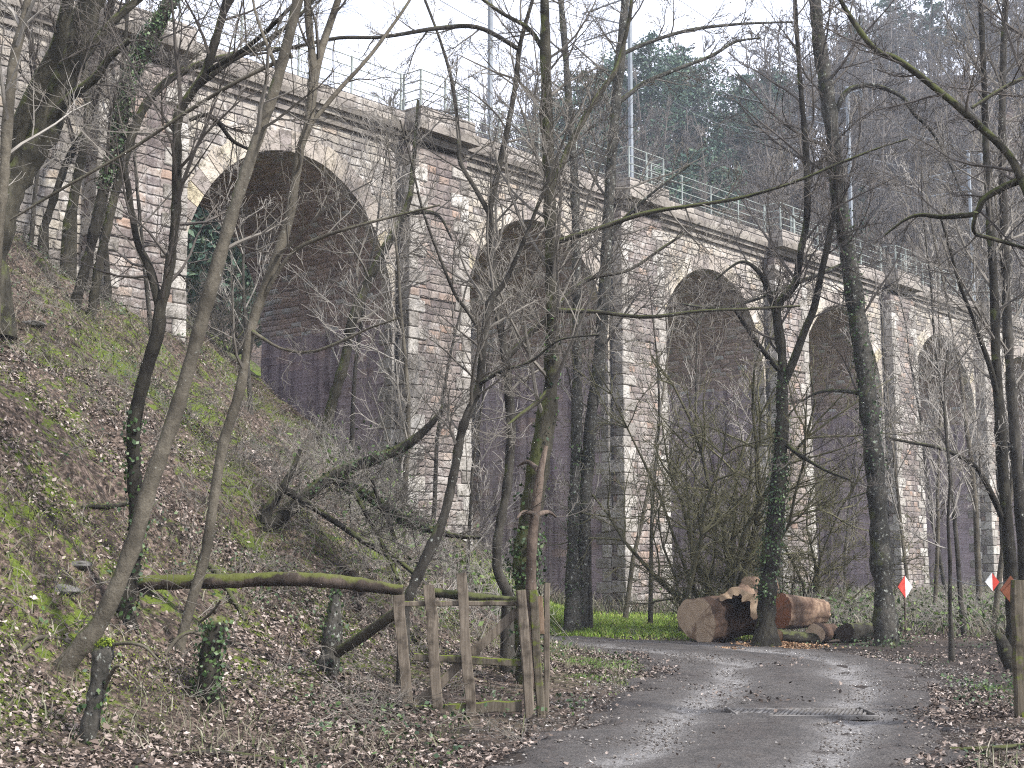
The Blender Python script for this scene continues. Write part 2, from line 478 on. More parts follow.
mb.add(np.stack([PX, PY, PZ], -1).reshape(-1, 3), quads=np.stack([idx[:-1, :-1], idx[:-1, 1:], idx[1:, 1:], idx[1:, :-1]], -1).reshape(-1, 4))
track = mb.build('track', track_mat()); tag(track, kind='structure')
edg = np.clip(sstep(.60, .95, ab + ed * .5) + .75 * np.exp(-((w[None] + wv * .8) / .17) ** 2) * (fbm(PX * .9, PY * .9, 19, 3) > .42), 0, 1)
track.data.attributes.new('edge', 'FLOAT', 'POINT').data.foreach_set('value', edg.astype(np.float32).ravel())
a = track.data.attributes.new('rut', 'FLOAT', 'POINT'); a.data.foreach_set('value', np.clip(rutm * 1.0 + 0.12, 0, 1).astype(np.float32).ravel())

# ------------------------------------------------------------------ viaduct
def masonry(name, stops, bw=0.42, bh=0.21, mortar=(0.20, 0.185, 0.17), stain=0.5, rough=0.92, streak=0.0, bumpk=0.8, tint=None, mk=0.6, pale=0.0):
    M = Mat(name, rough, 0.2)
    c = M.n('ShaderNodeUVMap'); c.uv_map = 'UVMap'
    dn = M.n('ShaderNodeTexNoise'); M.L.new(c.outputs[0], dn.inputs['Vector']); dn.inputs['Scale'].default_value = 3.0; dn.inputs['Detail'].default_value = 3
    vm = M.n('ShaderNodeVectorMath', operation='MULTIPLY_ADD')
    M.L.new(dn.outputs['Color'], vm.inputs[0]); vm.inputs[1].default_value = (0.13, 0.10, 0); M.L.new(c.outputs[0], vm.inputs[2])
    s = M.n('ShaderNodeSeparateXYZ'); M.L.new(vm.outputs[0], s.inputs[0])
    v = M.math('DIVIDE', s.outputs[1], bh); row = M.math('FLOOR', v)
    wn = M.n('ShaderNodeTexWhiteNoise', noise_dimensions='1D'); M.L.new(row, wn.inputs['W'])
    bwr = M.math('MULTIPLY_ADD', wn.outputs['Value'], bw * 0.5, bw * 0.75)
    u = M.math('ADD', M.math('DIVIDE', s.outputs[0], bwr), M.math('MULTIPLY', wn.outputs['Value'], 7.31))
    colm = M.math('FLOOR', u)
    cv = M.n('ShaderNodeCombineXYZ'); M.L.new(colm, cv.inputs[0]); M.L.new(row, cv.inputs[1])
    w2 = M.n('ShaderNodeTexWhiteNoise', noise_dimensions='2D'); M.L.new(cv.outputs[0], w2.inputs['Vector'])
    col = M.ramp(w2.outputs['Value'], stops)
    fu = M.math('FRACT', u); fv = M.math('FRACT', v)
    eu = M.math('MULTIPLY', M.math('MINIMUM', fu, M.math('SUBTRACT', 1.0, fu)), bw)
    ev = M.math('MULTIPLY', M.math('MINIMUM', fv, M.math('SUBTRACT', 1.0, fv)), bh)
    e = M.math('MINIMUM', eu, ev)
    uvv = c.outputs[0]
    n1 = M.noise(uvv, 1.1, 6, 0.7); n2 = M.noise(uvv, 12, 5, 0.7); n3 = M.noise(uvv, 0.28, 5, 0.65)
    col = M.mix(M.mrange(n2, 0.3, 0.75), col, M.mix(1.0, col, (0.6, 0.58, 0.56), 'MULTIPLY'))
    mort = M.mrange(e, 0.004, 0.020, 1.0, 0.0)
    mv = M.noise(c.outputs[0], 0.9, 4, 0.7)
    col = M.mix(M.math('MULTIPLY', M.math('MULTIPLY', mort, mk), M.mrange(mv, .32, .6)), col, mortar)
    col = M.mix(M.math('MULTIPLY', M.mrange(n1, 0.48, 0.68), stain), col, M.mix(1.0, col, (0.34, 0.32, 0.33), 'MULTIPLY'))
    col = M.mix(M.math('MULTIPLY', M.mrange(n3, 0.5, 0.62), 0.45), col, tint or (0.34, 0.30, 0.27))
    if pale:
        pn = M.noise(uvv, 4.5, 6, 0.75); pn2 = M.noise(uvv, 0.5, 4, 0.6)
        col = M.mix(M.math('MULTIPLY', M.mrange(M.math('ADD', M.math('MULTIPLY', pn, .6), M.math('MULTIPLY', pn2, .5)), .56, .66), pale), col, (0.60, 0.57, 0.53))
        bl = M.noise(uvv, 9, 5, 0.8)
        col = M.mix(M.math('MULTIPLY', M.mrange(bl, .57, .70), .45), col, (0.13, 0.12, 0.115))
    if streak:
        mp = M.n('ShaderNodeMapping'); mp.inputs['Scale'].default_value = (2.6, 0.13, 1); M.L.new(uvv, mp.inputs[0])
        st = M.noise(mp.outputs[0], 1.0, 4, 0.6)
        col = M.mix(M.math('MULTIPLY', M.mrange(st, 0.48, 0.66), streak), col, M.mix(1.0, col, (0.42, 0.40, 0.45), 'MULTIPLY'))
        mp2 = M.n('ShaderNodeMapping'); mp2.inputs['Scale'].default_value = (1.3, 0.11, 1); mp2.inputs['Location'].default_value = (5, 3, 0); M.L.new(uvv, mp2.inputs[0])
        st2 = M.noise(mp2.outputs[0], 1.4, 5, 0.65)
        col = M.mix(M.math('MULTIPLY', M.mrange(st2, 0.60, 0.72), streak * 0.55), col, (0.34, 0.32, 0.345))
    M.color(col)
    h = M.math('ADD', M.math('MULTIPLY', M.mrange(e, 0.0, 0.04), 1.0), M.math('MULTIPLY', n2, 0.7))
    h = M.math('ADD', h, M.math('MULTIPLY', w2.outputs['Value'], 0.35))
    M.bump(h, bumpk, 0.06)
    return M.m

S_WALL = masonry('spandrel_stone', pale=.65, bumpk=1.0, stops= [(0, (0.221, 0.196, 0.180)), (0.25, (0.311, 0.282, 0.250)), (0.5, (0.392, 0.357, 0.303)), (0.75, (0.452, 0.412, 0.345)), (0.88, (0.431, 0.357, 0.284)), (1, (0.522, 0.488, 0.416))], stain=0.55)
S_REV = masonry('pier_side_stone', mk=.03, pale=.16, bumpk=.22, stops= [(0, (0.346, 0.285, 0.306)), (0.5, (0.424, 0.351, 0.375)), (0.85, (0.486, 0.403, 0.415)), (1, (0.522, 0.399, 0.371))], bw=0.5, bh=0.22, mortar=(0.381, 0.326, 0.340), streak=1.0, stain=0.75, tint=(0.356, 0.286, 0.329))
S_BRICK = masonry('vault_brick', mk=.3, stops= [(0, (0.322, 0.252, 0.226)), (0.4, (0.449, 0.346, 0.304)), (0.8, (0.557, 0.438, 0.377)), (1, (0.578, 0.598, 0.579))], bw=0.36, bh=0.13, mortar=(0.214, 0.212, 0.203), stain=0.6, tint=(0.365, 0.358, 0.362), bumpk=0.5)
S_PIL = masonry('pilaster_stone', pale=.4, mk=.4, stops= [(0, (0.179, 0.150, 0.140)), (0.4, (0.242, 0.205, 0.186)), (0.8, (0.304, 0.260, 0.228)), (0.93, (0.357, 0.250, 0.191)), (1, (0.399, 0.350, 0.302))], stain=0.6, streak=0.45)
S_PARA = masonry('parapet_stone', [(0, (0.20, 0.18, 0.16)), (0.5, (0.30, 0.27, 0.235)), (1, (0.38, 0.345, 0.30))], bw=0.7, bh=0.19, stain=0.7, pale=.35, streak=.2)
S_CORN = masonry('cornice_stone', [(0, (0.15, 0.135, 0.115)), (0.5, (0.235, 0.21, 0.18)), (1, (0.31, 0.285, 0.245))], bw=1.1, bh=0.9, stain=0.75, streak=0.3)
def quoin_mat(st=None):
    M = Mat('quoin_stone', 0.9, 0.2)
    v = M.coord('Object'); g = M.n('ShaderNodeNewGeometry')
    col = M.ramp(g.outputs['Random Per Island'], st or [(0, (0.20, 0.18, 0.16)), (0.3, (0.31, 0.285, 0.255)), (0.7, (0.43, 0.40, 0.36)), (1, (0.52, 0.495, 0.455))])
    n = M.noise(v, 3.5, 6, 0.7); n2 = M.noise(v, 14, 5, 0.7)
    col = M.mix(M.mrange(n, 0.46, 0.68), col, M.mix(1.0, col, (0.42, 0.41, 0.38), 'MULTIPLY'))
    col = M.mix(M.mrange(n2, 0.5, 0.7), col, M.mix(1.0, col, (0.6, 0.6, 0.56), 'MULTIPLY'))
    M.color(col); M.bump(n2, 0.9, 0.05); return M.m
S_QUOIN = quoin_mat()
S_RING = quoin_mat([(0, (0.27, 0.235, 0.215)), (0.35, (0.37, 0.325, 0.28)), (0.6, (0.44, 0.385, 0.31)), (0.8, (0.46, 0.40, 0.28)), (1, (0.50, 0.46, 0.42))]); S_RING.name = 'voussoir_stone'

RZ = math.atan2(WD[1], WD[0])
viad = empty('viaduct', (WO[0], WO[1], 0), 'long weathered stone railway viaduct with tall round arches crossing the valley', 'viaduct', rz=RZ)
S0, S1, DEPTH, ZB, ZTOP, RAD = 14.0, 106.0, 5.3, -0.8, 12.62, SPAN / 2
APEX = 11.42; RISE = 3.72; SPR = APEX - RISE
NA = 6
def wall_uv(axis_u):                # u along x or y, v up; on curved faces v keeps running
    return axis_u
class UMB(MB):
    """mesh builder that keeps a uv per corner (quads only)"""
    def __init__(s): super().__init__(); s.uvs = []
    def quad(s, p, uv, m=0):
        s.add(p, quads=[(0, 1, 2, 3)], m=m); s.uvs.append(uv)
    def done(s, name, mats, parent, smooth=False):
        o = s.build(name, mats, parent, smooth=smooth, uv=np.array(s.uvs).reshape(-1, 2)); return o
def ubox(u, x0, x1, y0, y1, z0, z1, m=0, bottom=True, top=True, skew=0.0):
    """axis box with masonry uv; skew = how far the foot stands proud in -y and +-x"""
    k = skew
    a = [(x0 - k, y0 - k, z0), (x1 + k, y0 - k, z0), (x1, y0, z1), (x0, y0, z1)]
    u.quad(a, [(p[0], p[2]) for p in a], m)
    b = [(x1 + k, y0 - k, z0), (x1 + k, y1, z0), (x1, y1, z1), (x1, y0, z1)]
    u.quad(b, [(p[1] + 31.7, p[2]) for p in b], m)
    c = [(x0 - k, y1, z0), (x0 - k, y0 - k, z0), (x0, y0, z1), (x0, y1, z1)]
    u.quad(c, [(-p[1] + 17.3, p[2]) for p in c], m)
    d = [(x1 + k, y1, z0), (x0 - k, y1, z0), (x0, y1, z1), (x1, y1, z1)]
    u.quad(d, [(p[0] + 3.1, p[2]) for p in d], m)
    if top:
        e = [(x0, y0, z1), (x1, y0, z1), (x1, y1, z1), (x0, y1, z1)]; u.quad(e, [(p[0], p[1]) for p in e], m)
    if bottom:
        f = [(x0 - k, y1, z0), (x1 + k, y1, z0), (x1 + k, y0 - k, z0), (x0 - k, y0 - k, z0)]; u.quad(f, [(p[0], p[1]) for p in f], m)

arcN = 28
faceU = UMB(); vaultU = UMB(); sideU = UMB()
edges = []
for k in range(NA):
    l = ARCH0 + k * PITCH_A; edges.append((l, l + SPAN))
def wface(x0, x1, z0a, z0b, z1):
    for y, fl in ((0.0, False), (DEPTH, True)):
        p = [(x0, y, z0a), (x1, y, z0b), (x1, y, z1), (x0, y, z1)]
        if fl: p = p[::-1]
        faceU.quad(p, [(q[0] + (13 if fl else 0), q[2]) for q in p])
prev = S0
for (l, r) in edges + [(S1, None)]:
    wface(prev, l, ZB, ZB, ZTOP)
    if r is None: break
    th = np.linspace(math.pi, 0, arcN + 1); cx = (l + r) / 2
    ax = cx + RAD * np.cos(th); az = SPR + RISE * np.sin(th)
    for i in range(arcN):
        wface(ax[i], ax[i + 1], az[i], az[i + 1], ZTOP)
        arc = RAD * th
        p = [(ax[i], 0, az[i]), (ax[i], DEPTH, az[i]), (ax[i + 1], DEPTH, az[i + 1]), (ax[i + 1], 0, az[i + 1])]
        vaultU.quad(p, [(0, arc[i]), (DEPTH, arc[i]), (DEPTH, arc[i + 1]), (0, arc[i + 1])])
    for x, fl in ((l, False), (r, True)):
        p = [(x, DEPTH, ZB), (x, 0, ZB), (x, 0, SPR), (x, DEPTH, SPR)]
        if not fl: p = p
        else: p = p[::-1]
        sideU.quad(p, [(q[1] + 2.37 * x, q[2]) for q in p])
    prev = r
p = [(S0, 0, ZTOP), (S1, 0, ZTOP), (S1, DEPTH, ZTOP), (S0, DEPTH, ZTOP)]
faceU.quad(p, [(q[0], q[1]) for q in p])
faceU.done('wall', S_WALL, viad)
sideU.done('pier_side', S_REV, viad)
vaultU.done('vault', S_BRICK, viad, smooth=False)
# arch rings of voussoirs
rg = np.random.default_rng(5)
for (l, r) in edges:
    u = MB(); cx = (l + r) / 2; nv = 31
    for i in range(nv):
        a0 = math.pi * (i + 0.03) / nv; a1 = math.pi * (i + 0.97) / nv
        ro = 0.50 + rg.uniform(-.06, .06); ri = -0.012; pr = 0.012 + rg.uniform(0, .02)
        v = [(cx + (RAD + q) * math.cos(a), y, SPR + (RISE + q) * math.sin(a)) for y in (-pr, 0.3) for a in (a0, a1) for q in (ri, ro)]
        u.add(v, quads=[(0, 1, 3, 2), (4, 6, 7, 5), (0, 4, 5, 1), (2, 3, 7, 6), (0, 2, 6, 4), (1, 5, 7, 3)])
    u.build('arch_ring', S_RING, viad, smooth=False)
# quoins on the jambs of the arches, pilasters, refuges
def quoin_column(x, side, y, z0, z1, parent, skew=0.0, proj=0.035):
    u = MB(); z = z0; i = 0
    while z < z1 - 0.1:
        h = rg.uniform(0.30, 0.42); h = min(h, z1 - z)
        wd = (0.62 if i % 2 else 0.36) + rg.uniform(-.05, .05); dp = (0.32 if i % 2 else 0.55)
        k = skew * (1 - (z + h / 2 - z0) / (z1 - z0))
        ex = x + side * (0.03 + rg.uniform(-.008, .012)) + side * k
        xc = ex - side * wd / 2
        yo = y - proj - k - rg.uniform(0, .025)
        u.box((xc, yo + dp / 2, z + h / 2), wd, dp, h - 0.018, bev=0.022)
        z += h; i += 1
    return u.build('quoin', S_QUOIN, parent, smooth=False)
corn = UMB(); para = UMB()
ZC0, ZC1, ZP = 12.62, 12.90, 13.27
ubox(corn, S0, S1, -0.24, DEPTH + 0.24, 12.74, ZC1)
ubox(corn, S0, S1, -0.10, DEPTH + 0.10, 12.36, 12.47)
ubox(corn, S0, S1, -0.14, DEPTH + 0.14, 12.60, 12.737)
piers = [(ARCH0 + k * PITCH_A + SPAN + (0 if k >= 0 else 0), ARCH0 + (k + 1) * PITCH_A) for k in range(-1, NA)]
spans = []
for (a, b) in piers:
    pa, pb = a + 0.16, b - 0.22
    pil = UMB()
    ubox(pil, pa, pb, -0.42, 0.02, ZB, 12.36, skew=0.14)
    ubox(pil, pa - .06, pb + .06, -0.50, 0.02, 8.35, 8.62)
    p_ = pil.done('pilaster', S_PIL, viad)
    quoin_column(pa, -1, -0.42, ZB, 12.1, p_, skew=0.14)
    quoin_column(pb, 1, -0.42, ZB, 12.1, p_, skew=0.14)
    quoin_column(a, -1, 0.0, ZB, SPR, viad, proj=0.02)
    quoin_column(b, 1, 0.0, ZB, SPR, viad, proj=0.02)
    # refuge: corbel courses and a small projecting balcony in the parapet
    ra, rb = pa + 0.05, pb - 0.05
    ubox(corn, ra - 0.02, rb + 0.02, -0.50, -0.26, 12.50, 12.68)
    ubox(corn, ra - 0.12, rb + 0.12, -0.84, -0.255, 12.70, 12.93)
    ubox(para, ra - 0.02, rb + 0.02, -0.76, -0.52, 12.932, ZP + 0.06)
    ubox(para, ra - 0.02, ra + 0.24, -0.52, 0.10, 12.931, ZP + 0.06)
    ubox(para, rb - 0.24, rb + 0.02, -0.52, 0.10, 12.931, ZP + 0.06)
    spans.append((ra, rb))
cur = S0
for ra, rb in spans + [(S1, S1)]:
    ubox(para, cur, ra - 0.021, -0.20, 0.10, ZC1 - 0.002, ZP); cur = rb + 0.021
ubox(para, S0, S1, DEPTH - 0.1, DEPTH + 0.2, ZC1 - 0.002, ZP)
ubox(para, S0, S1, 0.9, DEPTH - 0.9, ZTOP - 0.1, ZC1 + 0.25)     # track bed
corn.done('cornice', S_CORN, viad); para.done('parapet', S_PARA, viad)
# dark rods put in for the shadow line beside each pilaster
SHADE_ROD = plain('shade_rod_dark', [(0.3, (0.035, 0.035, 0.035)), (0.7, (0.09, 0.085, 0.08))], sc=3)
for (a, b) in piers[1:5]:
    u = MB(); u.line([(a + 0.11, -0.07, z) for z in np.linspace(0.2, 12.3, 8)], [0.055] * 8, 8); u.build('shade_rod', SHADE_ROD, viad)

# railings on the parapet, one per run between refuges plus the refuge's own
RAILM = plain('rail_paint', [(0.3, (0.15, 0.165, 0.15)), (0.7, (0.33, 0.36, 0.33))], rough=0.6, sc=5, bump=0.1)
ordn = ['nearest', 'second', 'third', 'fourth', 'fifth', 'sixth', 'seventh', 'eighth']
def wl(x, y, z):                    # viaduct frame to world
    q = wall_xy(x, y); return np.array([q[0], q[1], z])
runs = []; cur = 33.0
for i, (ra, rb) in enumerate(spans[1:]):
    runs.append((spans[i][1] + 0.05, ra - 0.05, -0.05))
names = ['above the big left arch', 'above the second arch', 'above the third arch from left', 'above the fourth arch', 'above the fifth arch', 'above the farthest arch at right']
for i, (x0, x1, y) in enumerate(runs):
    base = wl(x0, y, ZP)
    e = empty('bridge_railing', base, 'pale green metal railing with four bars on the parapet ' + names[i], 'railing', 'railings along the viaduct parapet')
    n = 5
    for j in range(n):
        x = x0 + (x1 - x0) * j / (n - 1)
        u = MB(); u.box(wl(x, y, ZP + 0.53), 0.042, 0.042, 1.06, R=rotm((0, 0, 1), RZ)); u.build('post', RAILM, e, loc=base, smooth=False)
    for z in (0.2, 0.48, 0.76, 1.03):
        u = MB(); u.line([wl(q, y, ZP + z) for q in np.linspace(x0, x1, 4)], [0.015] * 4, 6); u.build('bar', RAILM, e, loc=base)
rn = ['at the far left above the slope', 'between the big left arch and the second', 'between the second and third arches', 'between the third and fourth arches', 'between the fourth and fifth arches', 'between the fifth and sixth arches', 'past the sixth arch']
for i, (ra, rb) in enumerate(spans):
    if i in (0, 6): continue
    base = wl(ra, -0.64, ZP + 0.06)
    e = empty('refuge_railing', base, 'pale green railing round the refuge balcony ' + rn[i], 'railing', 'refuge railings on the viaduct')
    cor = [(ra + .1, 0), (ra + .1, -0.63), ((ra + rb) / 2, -0.63), (rb - .1, -0.63), (rb - .1, 0)]
    for (x, y) in cor:
        u = MB(); u.box(wl(x, y, ZP + 0.56), 0.045, 0.045, 1.06, R=rotm((0, 0, 1), RZ)); u.build('post', RAILM, e, loc=base, smooth=False)
    for z in (0.3, 0.55, 0.80, 1.08):
        u = MB()
        for a_, b_ in zip(cor[:-1], cor[1:]): u.line([wl(*a_, ZP + z), wl(*b_, ZP + z)], [0.016] * 2, 6)
        u.build('bar', RAILM, e, loc=base)

# catenary masts and wires
MAST = plain('mast_steel', [(0.3, (0.15, 0.165, 0.18)), (0.7, (0.25, 0.27, 0.29))], rough=0.55, sc=1.5, bump=0.1)
def mast(px, label, hgt=8.2):
    d = ray(px, 150); 
    # intersection with the deck line y_local = 0.75
    bx = WO[0] + 0.75 * WN[0]; by = 0.75 * WN[1]
    r = d[0] / d[1]
    s = (r * by - bx) / (WD[0] - r * WD[1])
    b = wl(s, 0.75, ZC1)
    e = empty('catenary_mast', b, label, 'mast', 'catenary masts on the viaduct')
    u = MB()
    u.box(b + (0, 0, hgt / 2), 0.125, 0.125, hgt, R=rotm((0, 0, 1), RZ), bev=0.015); u.box(b + (0, 0, 0.05), 0.42, 0.42, 0.1)
    u.build('pole', MAST, e, loc=b, smooth=False)
    u = MB()
    a0 = wl(s, 0.75, ZC1 + 6.3); a1 = wl(s + .1, 2.75, ZC1 + 6.3); a2 = wl(s, 0.75, ZC1 + 7.3); a3 = wl(s, 2.75, ZC1 + 7.25)
    u.line([a0, a1], [.03, .03], 6); u.line([a2, a3], [.03, .03], 6); u.line([a0, a3], [.025, .025], 6)
    u.build('arm', MAST, e, loc=b)
    u = MB(); u.line([wl(s, 0.6, ZC1 + hgt - .3), wl(s, 0.1, ZC1 + hgt - .3)], [.03, .03], 6); u.line([wl(s, .1, ZC1 + hgt - .3), wl(s, .1, ZC1 + hgt - .75)], [.05, .05], 6)
    u.build('insulator', MAST, e, loc=b)
mast(490, 'grey steel catenary mast against the open sky')
mast(631, 'grey steel catenary mast against the dark evergreens')
mast(849, 'thin grey catenary mast just right of the ivy spotted trunk')
mast(968, 'farthest catenary mast at the right end of the viaduct')
WIRE = plain('wire', [(0.3, (0.10, 0.11, 0.12)), (0.7, (0.16, 0.17, 0.18))], rough=0.5, bump=0)
for (y, z, lab) in ((2.7, 5.6, 'lowest thin overhead contact wire above the railway'), (2.7, 6.9, 'carrying wire sagging over the contact wire'), (0.1, 7.4, 'outer feeder wire hung on the mast tops')):
    u = MB(); xs_ = np.linspace(S0, S1, 60); u.line([wl(q, y, ZC1 + z + 0.25 * math.cos(q * 2 * math.pi / 12)) for q in xs_], [0.014] * 60, 4)
    o = u.build('overhead_wire', WIRE); tag(o, lab, 'wire', 'overhead wires of the railway')

# ------------------------------------------------------------------ tree growth
def smooth_line(pts, n):
    P = np.array(pts, float); m = len(P)
    if m == 2: 
        t = np.linspace(0, 1, n)[:, None]; return P[0] * (1 - t) + P[1] * t
    L = np.concatenate([[0], np.cumsum(np.linalg.norm(np.diff(P[:, :2], axis=0), axis=1))]); q = np.linspace(0, L[-1], n)
    out = []
    for s in q:
        i = min(max(np.searchsorted(L, s) - 1, 0), m - 2); f = (s - L[i]) / max(L[i + 1] - L[i], 1e-9)
        p0 = P[max(i - 1, 0)]; p1 = P[i]; p2 = P[i + 1]; p3 = P[min(i + 2, m - 1)]
        out.append(0.5 * (2 * p1 + (p2 - p0) * f + (2 * p0 - 5 * p1 + 4 * p2 - p3) * f * f + (3 * p1 - p0 - 3 * p2 + p3) * f ** 3))
    return np.array(out)

def norm3(v):
    l = math.sqrt(v[0] * v[0] + v[1] * v[1] + v[2] * v[2]) + 1e-12
    return (v[0] / l, v[1] / l, v[2] / l)
def side_dir(rng, d, lo, hi):
    a = rng.uniform(lo, hi)
    r = norm3((rng.gauss(0, 1), rng.gauss(0, 1), rng.gauss(0, 1)))
    dt = r[0] * d[0] + r[1] * d[1] + r[2] * d[2]
    p = norm3((r[0] - dt * d[0], r[1] - dt * d[1], r[2] - dt * d[2]))
    c, s = math.cos(a), math.sin(a)
    return (d[0] * c + p[0] * s, d[1] * c + p[1] * s, d[2] * c + p[2] * s)
RMIN = 0.0032
def grow(rng, mb, p, d, L, r, lvl, maxl, kids=(7, 5, 4), up=0.08, curl=0.13, mats=(0, 0, 0, 0), rmin=RMIN):
    n = 6 if lvl == 0 else (5 if lvl == 1 else 4)
    pts = [p]; st = L / (n - 1)
    for i in range(n - 1):
        d = norm3((d[0] + rng.gauss(0, curl), d[1] + rng.gauss(0, curl), d[2] + rng.gauss(0, curl) + up * 0.5))
        p = (p[0] + d[0] * st, p[1] + d[1] * st, p[2] + d[2] * st); pts.append(p)
    tip = max(rmin * 0.8, r * 0.28)
    rr = [max(rmin, r) + (tip - max(rmin, r)) * i / (n - 1) for i in range(n)]
    mb.line(pts, rr, 5 if r > 0.03 else (4 if r > 0.012 else 3), mats[min(lvl, 3)])
    if lvl >= maxl: return
    k = kids[lvl]
    for j in range(k):
        t = 0.15 + 0.83 * (j + rng.random()) / k
        f = t * (n - 1); i = min(int(f), n - 2); f -= i
        a, b = pts[i], pts[i + 1]
        q = (a[0] + (b[0] - a[0]) * f, a[1] + (b[1] - a[1]) * f, a[2] + (b[2] - a[2]) * f)
        dd = norm3((b[0] - a[0], b[1] - a[1], b[2] - a[2]))
        grow(rng, mb, q, side_dir(rng, dd, 0.4, 1.0), L * rng.uniform(0.3, 0.68) * (1.1 - 0.5 * t), max(rmin, r * (1 - 0.7 * t) * 0.55), lvl + 1, maxl, kids, up, curl * 1.1, mats, rmin)

def ivy_on(rng, mb, line, rad, t0, t1, dens, size=0.026, spread=1.5):
    dens = dens * 1.6
    n = len(line); L = np.linalg.norm(line[-1] - line[0]) * (t1 - t0)
    N = int(dens * L)
    if N < 1: return
    t = rng.uniform(t0, t1, N) * (n - 1); i = np.minimum(t.astype(int), n - 2); f = (t - i)[:, None]
    P = line[i] * (1 - f) + line[i + 1] * f; R = rad[i] * (1 - f[:, 0]) + rad[i + 1] * f[:, 0]
    a = rng.uniform(0, 2 * math.pi, N)
    D = np.stack([np.cos(a), np.sin(a), rng.normal(0, .3, N)], 1)
    lump = 0.4 + vnoise(P[:, 2] * 2.5, a * 1.2, 77)
    P = P + D * (R * (1 + (spread - 1) * rng.random(N) * lump) + 0.012)[:, None]
    mb.leaves(P, D + rng.normal(0, .5, (N, 3)), size * rng.uniform(.6, 1.3, N), rng, asp=0.8)

def make_tree(name, label, cat, trunk, depth=None, limbs=(), bk=B_DARK, tw=TW_GREY, auto=0, start=0.3, alen=2.2, seed=1, levels=2, kids=(7, 6, 4), ivy=(), group='bare trees of the wood', top=3.5, lean=0.0, twigs_on_limbs=3, twl=2.2, tlen=0.9, yd=0.0, base_sink=0.15, flare=1.25, up=0.10):
    """trunk, limbs: rows of (x, y, width) read off the photograph, put at the tree's own distance"""
    rng = random.Random(seed); nrg = np.random.default_rng(seed)
    t0 = trunk[0]
    if depth is None:
        b = drop(t0[0], t0[1]); depth = float(b[1])
    else:
        b = at(t0[0], t0[1], depth)
    def lift(rows, y_of):
        n = max(10, len(rows) * 5)
        S = smooth_line(rows, n); out = []; rad = []
        for i, (x, y, w_) in enumerate(S):
            Y = y_of(i / (n - 1)); out.append(at(x, y, Y)); rad.append(max(0.004, pxm(w_, Y) / 2))
        return np.array(out), np.array(rad)
    wob = rng.uniform(-0.5, 0.5)
    T, R = lift(trunk, lambda t: depth + yd * t + wob * math.sin(t * 3.0) * 0.5)
    # root flare into the ground
    g = ground(T[0][0], T[0][1])
    foot = T[0].copy(); foot[2] = min(foot[2], g) - base_sink
    if T[0][2] > g - base_sink:
        T = np.vstack([foot, T]); R = np.concatenate([[R[0] * flare], R])
    if top and trunk[-1][1] < 30:   # the part above the picture
        d = T[-1] - T[-4]; d = d / np.linalg.norm(d); q = T[-1]; r0 = R[-1]; ext = []; er = []
        for i in range(1, 7):
            d = d + nrg.normal(0, .10, 3) + (0, 0, .05); d /= np.linalg.norm(d); q = q + d * top / 6; ext.append(q); er.append(r0 * (1 - 0.13 * i))
        T = np.vstack([T, ext]); R = np.concatenate([R, er])
    R = R * (1 + 0.08 * nrg.normal(0, 1, len(R))) * (1 + (.45 if depth is not None and not top == -1 else 0) * np.exp(-np.arange(len(R)) / 1.3))
    base = np.array([T[0][0], T[0][1], g])
    e = empty(name, base, label, cat, group)
    u = MB(); u.line(T, R, 12 if R[0] > 0.04 else 8); u.build('trunk', bk, e, loc=base)
    cr = MB()
    lines = [(T, R, True)]
    for lm in limbs:
        off = rng.uniform(-0.6, 0.6)
        j = int(np.argmin([np.hypot(*(at(lm[0][0], lm[0][1], q[1])[[0, 2]] - q[[0, 2]])) for q in T])); Y0 = T[j][1]
        P, Q = lift(lm, lambda t: Y0 + off * t * 1.5)
        u = MB(); u.line(P, Q, 8 if Q[0] > 0.03 else 6); u.build('branch', bk, e, loc=base)
        lines.append((P, Q, False))
    for (P, Q, main) in lines:
        n = int(auto * 1.1) if main else twigs_on_limbs + int(np.linalg.norm(P[-1] - P[0]) * twl)
        for j in range(n):
            t = (start if main else 0.15) + (1 - (start if main else 0.15)) * (j + rng.random()) / n
            f = t * (len(P) - 1); i = min(int(f), len(P) - 2); f -= i
            q = P[i] * (1 - f) + P[i + 1] * f; r = Q[i]
            d = P[i + 1] - P[i]; d = tuple(d / (np.linalg.norm(d) + 1e-9))
            LL = (alen * 1.3 if main else tlen * 1.15) * rng.uniform(.5, 1.2) * (1.15 - 0.5 * t)
            dd = side_dir(rng, d, 0.6, 1.25)
            grow(rng, cr, tuple(q), dd, LL, min(r * 0.45, 0.008 + 0.011 * LL), 0, levels, kids, up=up, rmin=max(.0026, .00018 * depth))
    if cr.lines: cr.build('crown', tw, e, loc=base, smooth=False)
    if ivy:
        iv = MB()
        for (a0, a1, dens) in ivy: ivy_on(nrg, iv, T, R, a0, a1, dens)
        iv.build('ivy', IVY, e, loc=base, smooth=False)
    return e

exec_trees = True
